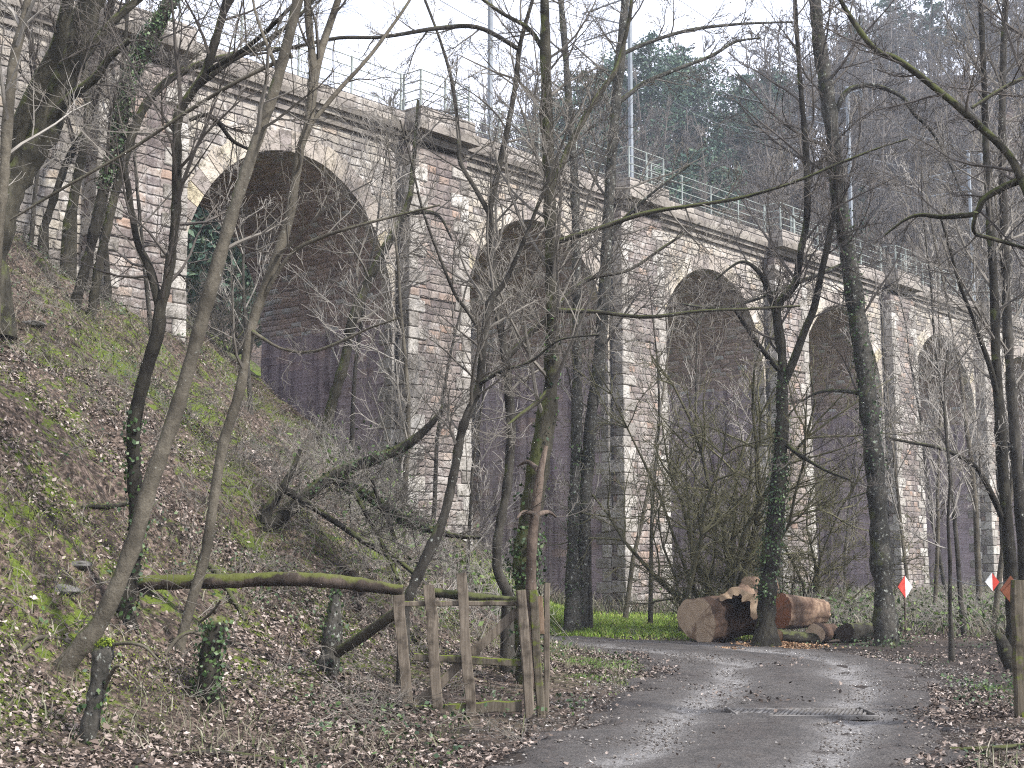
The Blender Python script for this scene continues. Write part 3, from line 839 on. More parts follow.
# --- the traced trees of the foreground -----------------------------------------------------------
make_tree('tree', 'smooth pale grey trunk with curved foot leaning right on the leafy slope', 'tree',
          [(62, 668, 18), (80, 648, 21), (104, 615, 19), (133, 545, 17), (150, 485, 16), (175, 415, 15), (202, 320, 14), (226, 235, 13), (250, 160, 12), (276, 85, 11), (298, 0, 10), (308, -40, 9)],
          bk=B_PALE, tw=TW_GREY, auto=5, start=0.5, alen=1.2, seed=11, tlen=.8, twl=1.0,
          limbs=[[(278, 70, 5), (265, 40, 4), (255, 10, 3), (250, -20, 3)], [(292, 55, 5), (240, 80, 4), (190, 110, 4), (130, 150, 3), (60, 190, 3), (10, 220, 2)]])
make_tree('tree', 'second smooth pale trunk forking high up, its foot beside the long mossy rail', 'tree',
          [(178, 652, 10), (192, 600, 10.5), (206, 550, 10.5), (222, 450, 10), (240, 390, 10), (252, 325, 10), (272, 270, 9.5), (290, 215, 9.5), (300, 150, 9.5), (309, 122, 10), (313, 73, 9), (309, 25, 8), (307, -10, 7)],
          bk=B_PALE, tw=TW_GREY, auto=5, start=0.35, alen=1.2, seed=12, twl=.4, twigs_on_limbs=2,
          limbs=[[(309, 122, 9), (315, 80, 8), (322, 48, 8), (338, 0, 7), (345, -30, 6)],
                 [(311, 124, 5), (338, 91, 5), (362, 65, 4), (379, 44, 4), (408, 3, 3), (420, -20, 3)],
                 [(262, 300, 5), (290, 255, 4), (320, 238, 4), (357, 226, 3), (440, 205, 2)],
                 [(250, 330, 5), (280, 348, 3), (310, 352, 3), (340, 342, 3), (370, 328, 2), (400, 318, 2)]])
make_tree('tree', 'dark forked trunk standing just behind the leaning pale one on the slope', 'tree',
          [(122, 613, 18), (136, 540, 15), (134, 470, 14), (134, 425, 14), (145, 375, 13), (158, 332, 13), (160, 308, 12), (166, 288, 10), (172, 250, 10), (176, 210, 10), (177, 160, 10), (178, 117, 10), (190, 95, 10), (205, 73, 9), (214, 45, 9), (227, 0, 8), (232, -20, 7)],
          bk=B_DARK, tw=TW_DARK, auto=16, start=0.45, alen=1.3, seed=13, ivy=((0.0, .3, 60),),
          limbs=[[(160, 310, 9), (152, 276, 9), (145, 258, 8), (138, 244, 7), (132, 215, 6), (127, 180, 6), (118, 150, 5)],
                 [(190, 120, 4), (205, 115, 5), (218, 122, 5), (232, 140, 4), (250, 150, 3)],
                 [(200, 85, 6), (230, 62, 5), (265, 42, 5), (300, 15, 4), (330, -20, 3)], [(206, 72, 5), (250, 45, 5), (290, 8, 4), (310, -15, 3)]])
make_tree('tree', 'slender mossy trunk leaning right in front of the big left arch', 'tree',
          [(322, 446, 11), (333, 400, 10), (345, 360, 10), (352, 322, 10), (367, 285, 9), (380, 258, 9), (391, 238, 9), (400, 222, 8), (410, 196, 6), (413, 165, 5), (416, 135, 4), (418, 100, 3)],
          bk=B_MOSS, tw=TW_GREY, auto=18, start=0.3, alen=1.9, seed=14, top=0, limbs=[[(404, 215, 4), (425, 212, 5), (440, 217, 3), (452, 240, 2)]])
make_tree('tree', 'thick dark trunk leaning right at the upper left corner, moss along its side', 'tree',
          [(-12, 265, 34), (4, 205, 33), (24, 165, 31), (44, 132, 30), (62, 85, 29), (76, 44, 28), (91, 0, 27), (105, -40, 25)],
          depth=19.0, bk=B_MOSS, tw=TW_DARK, auto=5, start=0.3, alen=1.8, seed=15,
          limbs=[[(8, 170, 20), (20, 125, 18), (38, 85, 17), (56, 50, 15), (64, 20, 14), (70, -10, 12)],
                 [(50, 120, 12), (75, 70, 11), (97, 40, 10), (120, 15, 9), (150, -10, 8)],
                 [(35, 145, 9), (62, 105, 10), (95, 78, 9), (108, 60, 7), (130, 40, 5)]])
make_tree('tree', 'pale slim trunk rising along the left border of the picture', 'tree',
          [(-6, 300, 11), (-2, 235, 11), (4, 175, 11), (8, 115, 11), (14, 60, 10), (24, 20, 9), (30, -10, 9)], depth=14.5, bk=B_PALE, tw=TW_PALE, auto=10, start=0.2, alen=1.3, seed=16)
make_tree('tree', 'ivy wrapped trunk curving up to the left end of the parapet', 'tree',
          [(74, 308, 11), (82, 280, 11), (90, 250, 11), (97, 218, 11), (106, 180, 12), (117, 147, 13), (124, 105, 14), (131, 73, 15), (146, 45, 16), (160, 20, 15), (174, -5, 14)], bk=B_DARK, tw=TW_DARK, auto=9, start=0.3, alen=1.6, seed=17,
          ivy=((0.35, 1.0, 330),))
make_tree('tree', 'crooked trunk whose mossy upper limb sweeps right across the parapet', 'tree',
          [(91, 316, 9), (96, 285, 9), (101, 256, 9), (108, 225, 9), (114, 198, 9), (126, 155, 9), (136, 125, 9), (147, 103, 9), (165, 83, 8), (188, 69, 8), (220, 58, 6), (256, 50, 5), (300, 48, 3)], bk=B_MOSS, tw=TW_GREY, auto=14, start=0.4, alen=1.4, seed=18, top=0)
make_tree('tree', 'straight dark pole trunk beside the ivy wrapped one', 'tree', [(109, 306, 7), (106, 260, 7), (103, 215, 7), (112, 160, 6), (118, 110, 6), (124, 50, 5), (128, -5, 5)], bk=B_DARK, tw=TW_DARK, auto=12, start=0.3, alen=1.5, seed=19)
make_tree('tree', 'thin dark trunk high on the slope in front of the pale wall', 'tree', [(44, 228, 8), (54, 198, 8), (66, 165, 8), (76, 145, 8), (88, 126, 7), (98, 80, 7), (108, 30, 6), (112, -5, 6)], bk=B_DARK, tw=TW_DARK, auto=12, start=0.2, alen=1.5, seed=20)
make_tree('tree', 'mossy green trunk high on the slope near the wall', 'tree', [(70, 222, 11), (76, 185, 10), (83, 150, 9), (88, 110, 8), (84, 60, 7), (88, 0, 6)], bk=B_MOSS, tw=TW_GREY, auto=10, start=0.3, alen=1.4, seed=21)
make_tree('tree', 'curving bare sapling growing behind the gate, forked at half height', 'tree',
          [(404, 612, 10), (410, 594, 10), (424, 562, 11), (437, 535, 10), (446, 509, 10), (455, 468, 9), (462, 430, 9), (472, 405, 8), (479, 385, 8), (484, 340, 7), (490, 302, 7), (505, 282, 5), (525, 238, 4), (540, 200, 4), (556, 160, 3), (575, 110, 2)],
          depth=16.2, bk=B_GREY, tw=TW_GREY, auto=22, start=0.3, alen=1.2, seed=22, top=0,
          limbs=[[(484, 338, 4), (468, 312, 4), (455, 294, 4), (440, 258, 3), (429, 229, 3), (420, 200, 3), (412, 165, 2), (400, 120, 2)],
                 [(478, 385, 4), (500, 372, 4), (530, 362, 3), (560, 340, 2), (600, 335, 2)]])
make_tree('tree', 'slim trunk with a bent foot forking into a V before the second pier', 'tree',
          [(508, 592, 10), (498, 572, 10), (497, 545, 9), (502, 515, 9), (508, 480, 9), (511, 430, 10), (509, 395, 9), (505, 355, 9), (497, 305, 8), (492, 265, 8), (490, 217, 8), (493, 195, 7), (508, 126, 6), (516, 80, 5), (520, 45, 5), (534, -5, 4)],
          depth=19.0, bk=B_GREY, tw=TW_GREY, auto=22, start=0.3, alen=1.3, seed=23,
          limbs=[[(490, 215, 6), (475, 188, 5), (461, 164, 5), (459, 145, 5), (458, 129, 4), (452, 82, 4), (440, 40, 3), (425, 0, 3)],
                 [(507, 358, 6), (522, 342, 6), (538, 326, 6), (567, 297, 5), (580, 285, 5), (595, 277, 4), (629, 270, 3), (664, 247, 3), (700, 223, 2)],
                 [(520, 50, 5), (480, 28, 5), (440, 28, 5), (382, 37, 4), (338, 38, 4), (290, 48, 3), (250, 56, 2)]])
make_tree('tree', 'tall ivy footed trunk behind the gate posts, long branch reaching right', 'tree',
          [(528, 690, 24), (527, 620, 24), (526, 560, 24), (530, 520, 23), (538, 470, 22), (546, 420, 21), (551, 380, 15), (552, 300, 14), (551, 240, 13), (548, 150, 13), (546, 80, 12), (545, 20, 11), (544, -20, 10)],
          depth=18.0, bk=B_MOSS, tw=TW_GREY, auto=22, start=0.35, alen=1.6, seed=24, ivy=((0.03, .14, 60), (.14, .22, 260), (.22, .5, 25)),
          limbs=[[(553, 186, 7), (568, 150, 7), (585, 117, 6), (602, 90, 6), (617, 67, 5), (629, 20, 4), (634, -20, 4)],
                 [(553, 243, 6), (575, 236, 6), (600, 228, 5), (646, 213, 5), (690, 206, 4), (735, 199, 4), (770, 190, 3), (800, 180, 3), (838, 164, 3), (876, 149, 2), (908, 139, 2)],
                 [(552, 310, 6), (575, 311, 5), (597, 312, 4), (647, 317, 4), (700, 311, 3), (749, 309, 3), (800, 306, 2)],
                 [(552, 385, 6), (540, 400, 5), (520, 415, 4), (508, 425, 3)], [(548, 60, 5), (530, 30, 5), (500, 12, 4), (470, -10, 3)]])
make_tree('dead_snag', 'reddish dead broken trunk leaning against the ivy footed tree', 'dead tree',
          [(532, 640, 9), (531, 590, 10), (532, 545, 10), (536, 505, 10), (541, 470, 8), (546, 446, 4)], depth=17.3, bk=B_DEAD, seed=25, top=0, group=None,
          limbs=[[(538, 470, 6), (528, 462, 4), (518, 466, 2)], [(537, 515, 6), (548, 512, 4), (556, 517, 2)], [(535, 514, 5), (524, 512, 4), (517, 518, 2)]], twigs_on_limbs=0)
make_tree('tree', 'straight thin trunk, left one of the twin pair beside the track', 'tree',
          [(573, 634, 19), (573, 600, 16), (573, 540, 12), (575, 480, 11), (577, 400, 10), (577, 320, 10), (576, 240, 9), (574, 170, 8), (570, 120, 8), (566, 60, 7), (560, -10, 6)], bk=B_BIRCH, tw=TW_GREY, auto=20, start=0.4, alen=1.8, seed=26, ivy=((0.0, .28, 40),))
make_tree('tree', 'spotted leaning trunk, right one of the twin pair beside the track', 'tree',
          [(580, 632, 17), (582, 580, 14), (584, 520, 13), (588, 460, 13), (592, 410, 12), (598, 370, 12), (603, 310, 12), (606, 260, 12), (609, 200, 11), (612, 150, 11), (616, 100, 11), (621, 50, 10), (626, -10, 9)], bk=B_BIRCH, tw=TW_GREY, auto=24, start=0.35, alen=2.0, seed=27,
          limbs=[[(614, 106, 6), (632, 92, 5), (646, 82, 5), (680, 68, 4), (711, 56, 4), (735, 42, 3), (760, 38, 2)], [(620, 55, 5), (650, 42, 4), (690, 30, 4), (740, 24, 3), (793, 22, 2)], [(607, 240, 5), (618, 225, 5), (650, 195, 3), (690, 165, 2)]])
make_tree('tree', 'ivy wrapped forked trunk standing in front of the sawn logs', 'tree',
          [(766, 634, 20), (767, 600, 18), (770, 560, 18), (776, 510, 17), (780, 460, 15), (782, 426, 13), (782, 390, 12), (782, 355, 10), (777, 310, 9), (788, 292, 8), (795, 285, 8), (801, 250, 7), (807, 215, 7), (806, 150, 6), (800, 80, 5), (795, 0, 4)],
          depth=26.3, bk=B_DARK, tw=TW_DARK, auto=26, start=0.4, alen=1.9, seed=28, ivy=((0.06, .27, 190), (.27, .40, 70)),
          limbs=[[(783, 385, 9), (793, 362, 9), (805, 330, 8), (814, 308, 8), (822, 270, 7), (829, 238, 7), (834, 205, 6), (838, 150, 5)], [(782, 352, 7), (775, 315, 6), (768, 290, 6), (757, 270, 5), (740, 262, 3), (715, 280, 2)],
                 [(781, 372, 6), (772, 362, 5), (755, 340, 5), (743, 322, 4), (735, 310, 3)], [(781, 440, 5), (800, 455, 4), (825, 470, 3), (850, 480, 2)]])
make_tree('tree', 'tallest trunk, spotted with lichen and climbing ivy, right of the logs', 'tree',
          [(887, 646, 22), (884, 600, 20), (880, 540, 20), (876, 480, 19), (871, 430, 19), (866, 380, 18), (859, 330, 18), (852, 280, 17), (845, 235, 16), (838, 190, 15), (832, 130, 15), (825, 80, 15), (819, 40, 14), (814, -10, 13)],
          bk=B_BIRCH, tw=TW_DARK, auto=26, start=0.45, alen=2.2, seed=29, ivy=((0.25, .62, 75), (0.0, .05, 60)),
          limbs=[[(836, 112, 5), (844, 95, 6), (855, 87, 5), (876, 86, 5), (902, 97, 4), (914, 114, 4), (932, 132, 3), (950, 165, 2), (962, 195, 2)], [(866, 395, 5), (845, 391, 4), (820, 392, 3), (800, 402, 2)],
                 [(848, 262, 5), (830, 270, 4), (800, 282, 4), (760, 298, 3), (720, 308, 3), (682, 304, 2)]])
make_tree('tree', 'left trunk of the dark group at the right border, bent branch arching left', 'tree',
          [(1014, 640, 14), (1011, 576, 13), (1007, 520, 12), (1003, 470, 11), (1000, 420, 11), (996, 360, 9), (995, 317, 9), (993, 270, 8), (990, 223, 8), (986, 150, 7), (984, 80, 6), (980, -10, 5)], depth=24, bk=B_DARK, tw=TW_GREY, auto=22, start=0.35, alen=1.8, seed=30,
          limbs=[[(1004, 522, 6), (992, 495, 6), (979, 471, 5), (966, 460, 5), (952, 453, 4), (935, 447, 4), (914, 443, 3), (898, 440, 3), (885, 437, 2)], [(998, 400, 6), (991, 370, 6), (981, 341, 5), (972, 315, 4), (961, 288, 4), (950, 250, 3), (940, 215, 2)]])
make_tree('tree', 'right trunk of the dark group at the right border', 'tree',
          [(1026, 640, 12), (1024, 560, 12), (1018, 480, 11), (1013, 410, 10), (1008, 340, 10), (1006, 288, 9), (1004, 229, 9), (1002, 150, 8), (1003, 70, 7), (1006, -10, 6)], depth=25.5, bk=B_GREY, tw=TW_GREY, auto=18, start=0.35, alen=1.8, seed=31)
make_tree('tree', 'slim sapling by the left marker end of the wire, right of the tallest trunk', 'tree',
          [(951, 632, 4), (950, 600, 4), (950, 560, 4), (948, 520, 3), (950, 480, 3), (946, 430, 3), (944, 390, 2), (948, 350, 2)], depth=22.5, bk=B_GREY, tw=TW_PALE, auto=14, start=0.3, alen=.9, seed=32, top=0)
make_tree('tree', 'big tree just outside the right border, mossy bough arching into view', 'tree',
          [(1120, 768, 40), (1110, 600, 36), (1090, 400, 34), (1070, 260, 30), (1062, 200, 28), (1058, 100, 25), (1060, -20, 22)], depth=13.0, bk=B_MOSS, tw=TW_DARK, auto=8, start=0.5, alen=1.6, seed=33,
          limbs=[[(1064, 240, 16), (1040, 215, 14), (1024, 185, 9), (1012, 160, 8), (998, 143, 8), (978, 125, 8), (955, 104, 7.5), (935, 88, 7), (915, 72, 7), (895, 58, 6.5), (880, 53, 6.5), (870, 44, 6), (858, 28, 6), (846, 10, 5), (835, -10, 4)],
                 [(1066, 160, 12), (1040, 172, 9), (1024, 179, 8), (1004, 187, 8), (984, 199, 7), (976, 213, 6), (958, 216, 6), (940, 217, 5), (920, 215, 4), (905, 220, 3), (885, 235, 2)],
                 [(1062, 130, 7), (1040, 75, 5), (1024, 78, 4), (1000, 90, 4), (972, 108, 3)], [(976, 212, 5), (974, 232, 4), (990, 238, 4), (1024, 248, 3)]])
# slender trees and saplings nearer the viaduct, grown without a trace
def sapling(px, Y, hgt, rad, label, seed, bk=B_GREY, tw=TW_PALE, n=20, alen=2.0, lean=0.06, levels=2, start=.2, name='tree', cat='tree', group='bare trees of the wood', kids=(6, 5, 4)):
    rng = random.Random(seed); nrg = np.random.default_rng(seed)
    x = (px - 512) / FOC * Y; z = ground(x, Y); b = np.array([x, Y, z])
    d = np.array([rng.gauss(0, lean), rng.gauss(0, lean), 1.0]); d /= np.linalg.norm(d); P = [b - (0, 0, .2)]; R = [rad * 1.2]; m = 12
    for i in range(1, m):
        d = d + nrg.normal(0, .05, 3) + (0, 0, .03); d /= np.linalg.norm(d); P.append(P[-1] + d * hgt / (m - 1)); R.append(rad * (1 - 0.85 * i / (m - 1)))
    e = empty(name, b, label, cat, group)
    P = np.array(P); R = np.array(R)
    u = MB(); u.line(P, R, 8); u.build('trunk', bk, e, loc=b)
    cr = MB()
    for j in range(n):
        t = start + (1 - start) * (j + rng.random()) / n; f = t * (m - 1); i = min(int(f), m - 2); q = P[i] + (P[i + 1] - P[i]) * (f - i)
        dd = P[i + 1] - P[i]; dd = tuple(dd / np.linalg.norm(dd))
        LL = alen * rng.uniform(.6, 1.2) * (1.2 - 0.75 * t)
        grow(rng, cr, tuple(q), side_dir(rng, dd, .5, 1.0), LL, min(R[i] * .5, .006 + .008 * LL), 0, levels, kids, up=.16, rmin=.00018 * Y)
    cr.build('crown', tw, e, loc=b, smooth=False)
    return e
for i, (px, Y, hg, rd, lab, bk, tw) in enumerate([
    (352, 33.0, 10, .06, 'thin bare sapling before the foot of the big left arch pier', B_GREY, TW_PALE),
    (408, 31.0, 11, .08, 'pale grey sapling in front of the first tall pier', B_PALE, TW_PALE),
    (432, 33.5, 9, .06, 'twiggy sapling right against the first tall pier', B_GREY, TW_GREY),
    (462, 29.0, 8, .05, 'low twiggy sapling left of the second arch', B_GREY, TW_PALE),
    (622, 36.0, 10, .07, 'pale sapling before the pier of the second and third arch', B_PALE, TW_PALE),
    (648, 33.0, 9, .06, 'twiggy grey sapling left of the logs before the third arch', B_GREY, TW_PALE),
    (690, 38.0, 9, .06, 'bare sapling standing inside the shade of the third arch', B_GREY, TW_GREY),
    (742, 37.0, 8, .05, 'pale twiggy sapling at the right jamb of the third arch', B_GREY, TW_PALE),
    (836, 41.0, 7, .05, 'small sapling at the foot of the fourth arch', B_GREY, TW_GREY),
    (905, 36.0, 9, .06, 'thin sapling before the pier between fourth and fifth arches', B_PALE, TW_PALE),
    (928, 33.0, 9, .06, 'pale forked sapling in front of the fifth arch', B_PALE, TW_PALE),
    (973, 36.0, 12, .09, 'slender pale tree right of the fifth arch', B_PALE, TW_PALE),
    (945, 47.0, 12, .08, 'grey tree close before the fifth arch', B_GREY, TW_GREY),
    (1008, 40.0, 14, .10, 'tall pale grey tree at the right end of the viaduct', B_PALE, TW_PALE),
    (958, 30.0, 11, .06, 'thin tree by the sapling that carries the wire', B_GREY, TW_GREY), (986, 31.0, 12, .07, 'grey thin tree left of the dark group at the right', B_PALE, TW_PALE), (1000, 46.0, 13, .09, 'thin tree close before the sixth arch', B_GREY, TW_PALE), (1018, 33.0, 13, .08, 'pale thin tree behind the dark group at the right', B_PALE, TW_PALE), (1030, 44.0, 13, .09, 'twiggy tree half outside the right border', B_GREY, TW_GREY),
    (590, 30.5, 8, .05, 'thin sapling at the edge of the green grass strip', B_GREY, TW_PALE),
    (250, 28.0, 7, .05, 'thin bare sapling on the slope below the big left arch', B_GREY, TW_PALE),
    (20, 26.0, 6, .05, 'twiggy sapling at the top of the slope on the left border', B_GREY, TW_PALE),
    (150, 27.0, 7, .05, 'twiggy sapling on the slope left of the big arch', B_GREY, TW_GREY),
]):
    sapling(px, Y, hg, rd, lab, 100 + i, bk, tw, n=13 if hg < 9 else 17, alen=2.0 if hg < 9 else 2.7)

# ------------------------------------------------------------------ big shrub behind the logs
def shrub(name, label, cat, px, Y, stems, hgt, rad, seed, bk, tw, spread=0.5, kids=(6, 5, 3), width=0.6, group=None):
    rng = random.Random(seed); x = (px - 512) / FOC * Y; z = ground(x, Y); b = np.array([x, Y, z])
    e = empty(name, b, label, cat, group)
    st = MB(); cr = MB()
    for j in range(stems):
        a = rng.uniform(0, 2 * math.pi); q = (x + width * rng.random() * math.cos(a), Y + width * rng.random() * math.sin(a), z - .1)
        d = norm3((math.cos(a) * spread * rng.uniform(.3, 1.3), math.sin(a) * spread * rng.uniform(.3, 1.3), 1)); L = hgt * rng.uniform(.6, 1.1)
        n = 9; P = [q]
        for i in range(n - 1):
            d = norm3((d[0] + rng.gauss(0, .17) + math.cos(a) * .07, d[1] + rng.gauss(0, .14), d[2] + rng.gauss(0, .12))); q = tuple(q[k] + d[k] * L / (n - 1) for k in range(3)); P.append(q)
        r = rad * rng.uniform(.6, 1.2); st.line(P, [r * (1 - .8 * i / (n - 1)) for i in range(n)], 6)
        for k in range(13):
            i = rng.randint(1, n - 2); dd = norm3(tuple(P[i + 1][c] - P[i][c] for c in range(3)))
            grow(rng, cr, P[i], side_dir(rng, dd, .5, 1.2), L * .36 * rng.uniform(.5, 1.2), r * .35, 0, 2, kids, up=.02, curl=.2, rmin=.0055)
    st.build('stems', bk, e, loc=b); cr.build('twigs', tw, e, loc=b, smooth=False)
    return e
B_OLIVE = bark('bark_olive', (0.045, 0.042, 0.024), (0.11, 0.10, 0.06), moss=.8)
shrub('hazel_shrub', 'large many stemmed shrub with dense olive twigs behind the sawn logs', 'shrub', 722, 30.5, 11, 6.2, .075, 201, B_OLIVE, TW_OLIVE, spread=.38, kids=(6, 4, 3))
shrub('hazel_shrub', 'olive twigged shrub behind the right end of the logs', 'shrub', 805, 32.5, 7, 4.6, .05, 202, B_OLIVE, TW_OLIVE, spread=.45)
shrub('evergreen_shrub', 'dim shrub behind the opening of the big left arch', 'shrub', 226, 47.0, 9, 4.0, .06, 204, B_DARK, TW_DARK, spread=.8)
shrub('hazel_shrub', 'mossy leaning shrub left of the sawn logs before the third arch', 'shrub', 678, 30.0, 4, 4.4, .06, 203, B_OLIVE, TW_OLIVE, spread=.22, kids=(5, 4, 3))

# ------------------------------------------------------------------ fallen tree on the slope
fb = drop(262, 528)
ft = empty('fallen_tree', fb, 'mossy fallen tree with tangled ivy limbs lying on the slope', 'fallen tree')
fr = random.Random(77); tws = MB()
FD = float(fb[1])
def limb(rows, y0, y1, nm='branch', bk=B_DARK, tw=6, L=.7):
    n = max(10, 5 * len(rows)); S = smooth_line(rows, n); P = []; R = []
    for i, (x, y, w_) in enumerate(S):
        Y = y0 + (y1 - y0) * i / (n - 1); P.append(at(x, y, Y)); R.append(pxm(w_, Y) / 2)
    u = MB(); u.line(P, R, 9); u.build(nm, bk, ft, loc=fb)
    for j in range(int(tw * 2.2)):
        i = fr.randint(1, n - 2); d = P[i + 1] - P[i]; d = tuple(d / np.linalg.norm(d)); grow(fr, tws, tuple(P[i]), side_dir(fr, d, .6, 1.3), L * fr.uniform(.5, 1.3), .01, 0, 2, (6, 5, 4), up=.05)
    return np.array(P), np.array(R)
t_, r_ = limb([(258, 530, 16), (275, 522, 15), (295, 505, 14), (318, 486, 13), (340, 472, 12), (370, 461, 11), (405, 446, 10), (430, 425, 7), (445, 405, 4)], FD, FD + 1.0, 'trunk', tw=12, L=1.0)
t2, r2 = limb([(335, 478, 12), (355, 490, 12), (375, 500, 11), (400, 518, 11), (425, 528, 8), (455, 536, 5), (480, 538, 3)], FD + .6, FD - .2, tw=14, L=.9)
limb([(285, 490, 7), (310, 505, 7), (340, 525, 6), (370, 545, 6), (400, 562, 5), (415, 575, 4)], FD, FD - .8, tw=9)
limb([(265, 525, 12), (268, 510, 11), (278, 495, 9), (292, 470, 6), (300, 450, 4)], FD, FD + .3, tw=6)
limb([(395, 540, 4), (388, 520, 5), (380, 505, 4), (372, 480, 3)], FD, FD, tw=5)
limb([(345, 475, 5), (375, 530, 4), (390, 560, 4), (398, 580, 3)], FD + .5, FD - 1.0, tw=8, L=.9)
tws.build('twigs', TW_GREY, ft, loc=fb, smooth=False)
iv = MB(); ivy_on(np.random.default_rng(6), iv, t_, r_, .25, .75, 130, .024, 3.2); ivy_on(np.random.default_rng(7), iv, t2, r2, .1, .7, 170, .024, 3.4); iv.build('ivy', IVY, ft, loc=fb, smooth=False)

# ------------------------------------------------------------------ gate, rails, posts
def wood_mat(name, c1, c2, moss=0.0):
    M = Mat(name, 0.9, 0.2); v = M.coord('Object', (1, 1, .08)); vo = M.coord('Object')
    n = M.noise(v, 45, 5, .65); n2 = M.noise(vo, 5, 4)
    col = M.ramp(n, [(.3, c1), (.7, c2)]); col = M.mix(M.mrange(n2, .45, .7), col, tuple(.55 * a for a in c1))
    if moss:
        s = M.nz(); f = M.mrange(M.math('ADD', M.noise(vo, 6, 4), M.math('MULTIPLY', s[2], .25)), .72 - .3 * moss, .85 - .3 * moss); col = M.mix(f, col, M.mix(M.noise(vo, 25, 3), (.04, .055, .01), (.14, .16, .025)))
    M.color(col); M.bump(n, .5, .008); return M.m
W_GREY = wood_mat('old_wood', (0.070, 0.056, 0.042), (0.19, 0.158, 0.122), 0.25)
W_MOSS = wood_mat('mossy_wood', (0.05, 0.042, 0.03), (0.14, 0.118, 0.088), 0.62)
W_WARM = wood_mat('warm_wood', (0.12, 0.078, 0.05), (0.25, 0.18, 0.125), 0.0)
def plank(p0, p1, wd, th, seed, mat, name, parent, loc, roll=0.0):
    rng = np.random.default_rng(seed); p0 = np.asarray(p0, float); p1 = np.asarray(p1, float); n = 9
    d = (p1 - p0); L = np.linalg.norm(d); d /= L
    f = np.array([0, 1.0, 0]); a = np.cross(d, f); a /= np.linalg.norm(a); f = np.cross(a, d)
    V = []
    for i in range(n):
        c = p0 + d * L * i / (n - 1) + a * rng.normal(0, wd * .04)
        w_ = wd / 2 * (1 + rng.normal(0, .05)); b = min(w_, th / 2) * .3
        for (sx, sy) in ((-w_ + b, -th / 2), (w_ - b, -th / 2), (w_, -th / 2 + b), (w_, th / 2 - b), (w_ - b, th / 2), (-w_ + b, th / 2), (-w_, th / 2 - b), (-w_, -th / 2 + b)):
            V.append(c + a * sx + f * sy)
    V = np.array(V); Q = [(i * 8 + j, i * 8 + (j + 1) % 8, (i + 1) * 8 + (j + 1) % 8, (i + 1) * 8 + j) for i in range(n - 1) for j in range(8)]
    u = MB(); u.add(V, quads=Q, tris=[(0, j + 1, j) for j in range(1, 7)] + [((n - 1) * 8, (n - 1) * 8 + j, (n - 1) * 8 + j + 1) for j in range(1, 7)])
    return u.build(name, mat, parent, loc=loc, smooth=False)
GY = 14.6
gb = at(405, 716, GY)
gate = empty('gate', gb, 'old leaning wooden gate of uneven pickets with a diagonal brace', 'gate')
G = lambda x, y, dy=0.0: at(x, y, GY + dy)
for i, (x0, y0, x1, y1, w_) in enumerate([(409, 719, 398, 595, 11), (438, 718, 429, 585, 11), (471, 716, 461, 573, 10)]):
    plank(G(x0, y0), G(x1, y1), pxm(w_, GY), .035, 300 + i, W_GREY, 'picket', gate, gb)
plank(G(403, 604, .05), G(522, 603, .05), .055, .05, 310, W_GREY, 'rail', gate, gb)
plank(G(414, 657, .05), G(520, 663, .05), .075, .05, 311, W_MOSS, 'rail', gate, gb)
plank(G(409, 712, .05), G(522, 706, .05), .115, .06, 312, W_MOSS, 'rail', gate, gb)
plank(G(413, 708, .10), G(518, 611, .10), .095, .04, 313, W_GREY, 'brace', gate, gb)
for i, (x0, y0, x1, y1, w_, dy, lab, m) in enumerate([(531, 722, 521, 590, 10, .0, 'old weathered gate post leaning left, closest to the pickets', W_GREY), (541, 722, 533, 590, 9, .16, 'middle one of three weathered gate posts, dark and mossy', W_MOSS),
                                              (546, 716, 547, 583, 6, .42, 'thin straight gate post, rightmost of three', W_GREY)]):
    b = at(x0, y0, GY + dy); o = plank(at(x0, y0, GY + dy), at(x1, y1, GY + dy), pxm(w_, GY), pxm(w_, GY) * .9, 320 + i, m, 'gate_post', None, b); tag(o, lab, 'post', 'gate posts')
b = at(541, 632, GY + .3); o = plank(at(540, 634, GY + .3), at(538, 596, GY + .3), .10, .03, 330, W_WARM, 'short_board', None, b); tag(o, 'short pale board nailed between the gate posts', 'board')
# long mossy rail log, lesser rails, prop log
def log_line(rows, Y0, Y1, bk, name, label, cat, seed, k=14, parent=None, group=None):
    rng = np.random.default_rng(seed); n = max(14, 6 * len(rows)); S = smooth_line(rows, n); P = []; R = []
    for i, (x, y, w_) in enumerate(S):
        Y = Y0 + (Y1 - Y0) * i / (n - 1); P.append(at(x, y, Y)); R.append(pxm(w_, Y) / 2 * (1 + rng.normal(0, .05)))
    u = MB(); u.line(P, R, k); o = u.build(name, bk, parent, loc=P[0]); return tag(o, label, cat, group)
B_RAIL = bark('bark_rail', (0.034, 0.026, 0.020), (0.115, 0.088, 0.070), moss=.85, mossc=(0.085, 0.098, 0.02), lichen=.2)
b0 = drop(140, 592)
log_line([(138, 583, 15), (180, 582, 15), (230, 581, 14), (280, 579, 14), (330, 581, 14), (370, 586, 13), (403, 591, 11)], min(b0[1], 17.5), GY + .05, B_RAIL, 'rail_log', 'long horizontal log thick with bright moss, running to the gate', 'log', 41)
log_line([(430, 592, 9), (455, 595, 9), (485, 598, 8), (520, 601, 7)], GY + .12, GY + .10, B_MOSS, 'rail_pole', 'mossy round pole lying along the top of the gate', 'pole', 42)
log_line([(338, 652, 11), (360, 638, 11), (380, 624, 11), (398, 611, 10)], GY + .9, GY + .2, B_PALE, 'prop_log', 'brown bare log propped slanting against the first picket', 'log', 43)
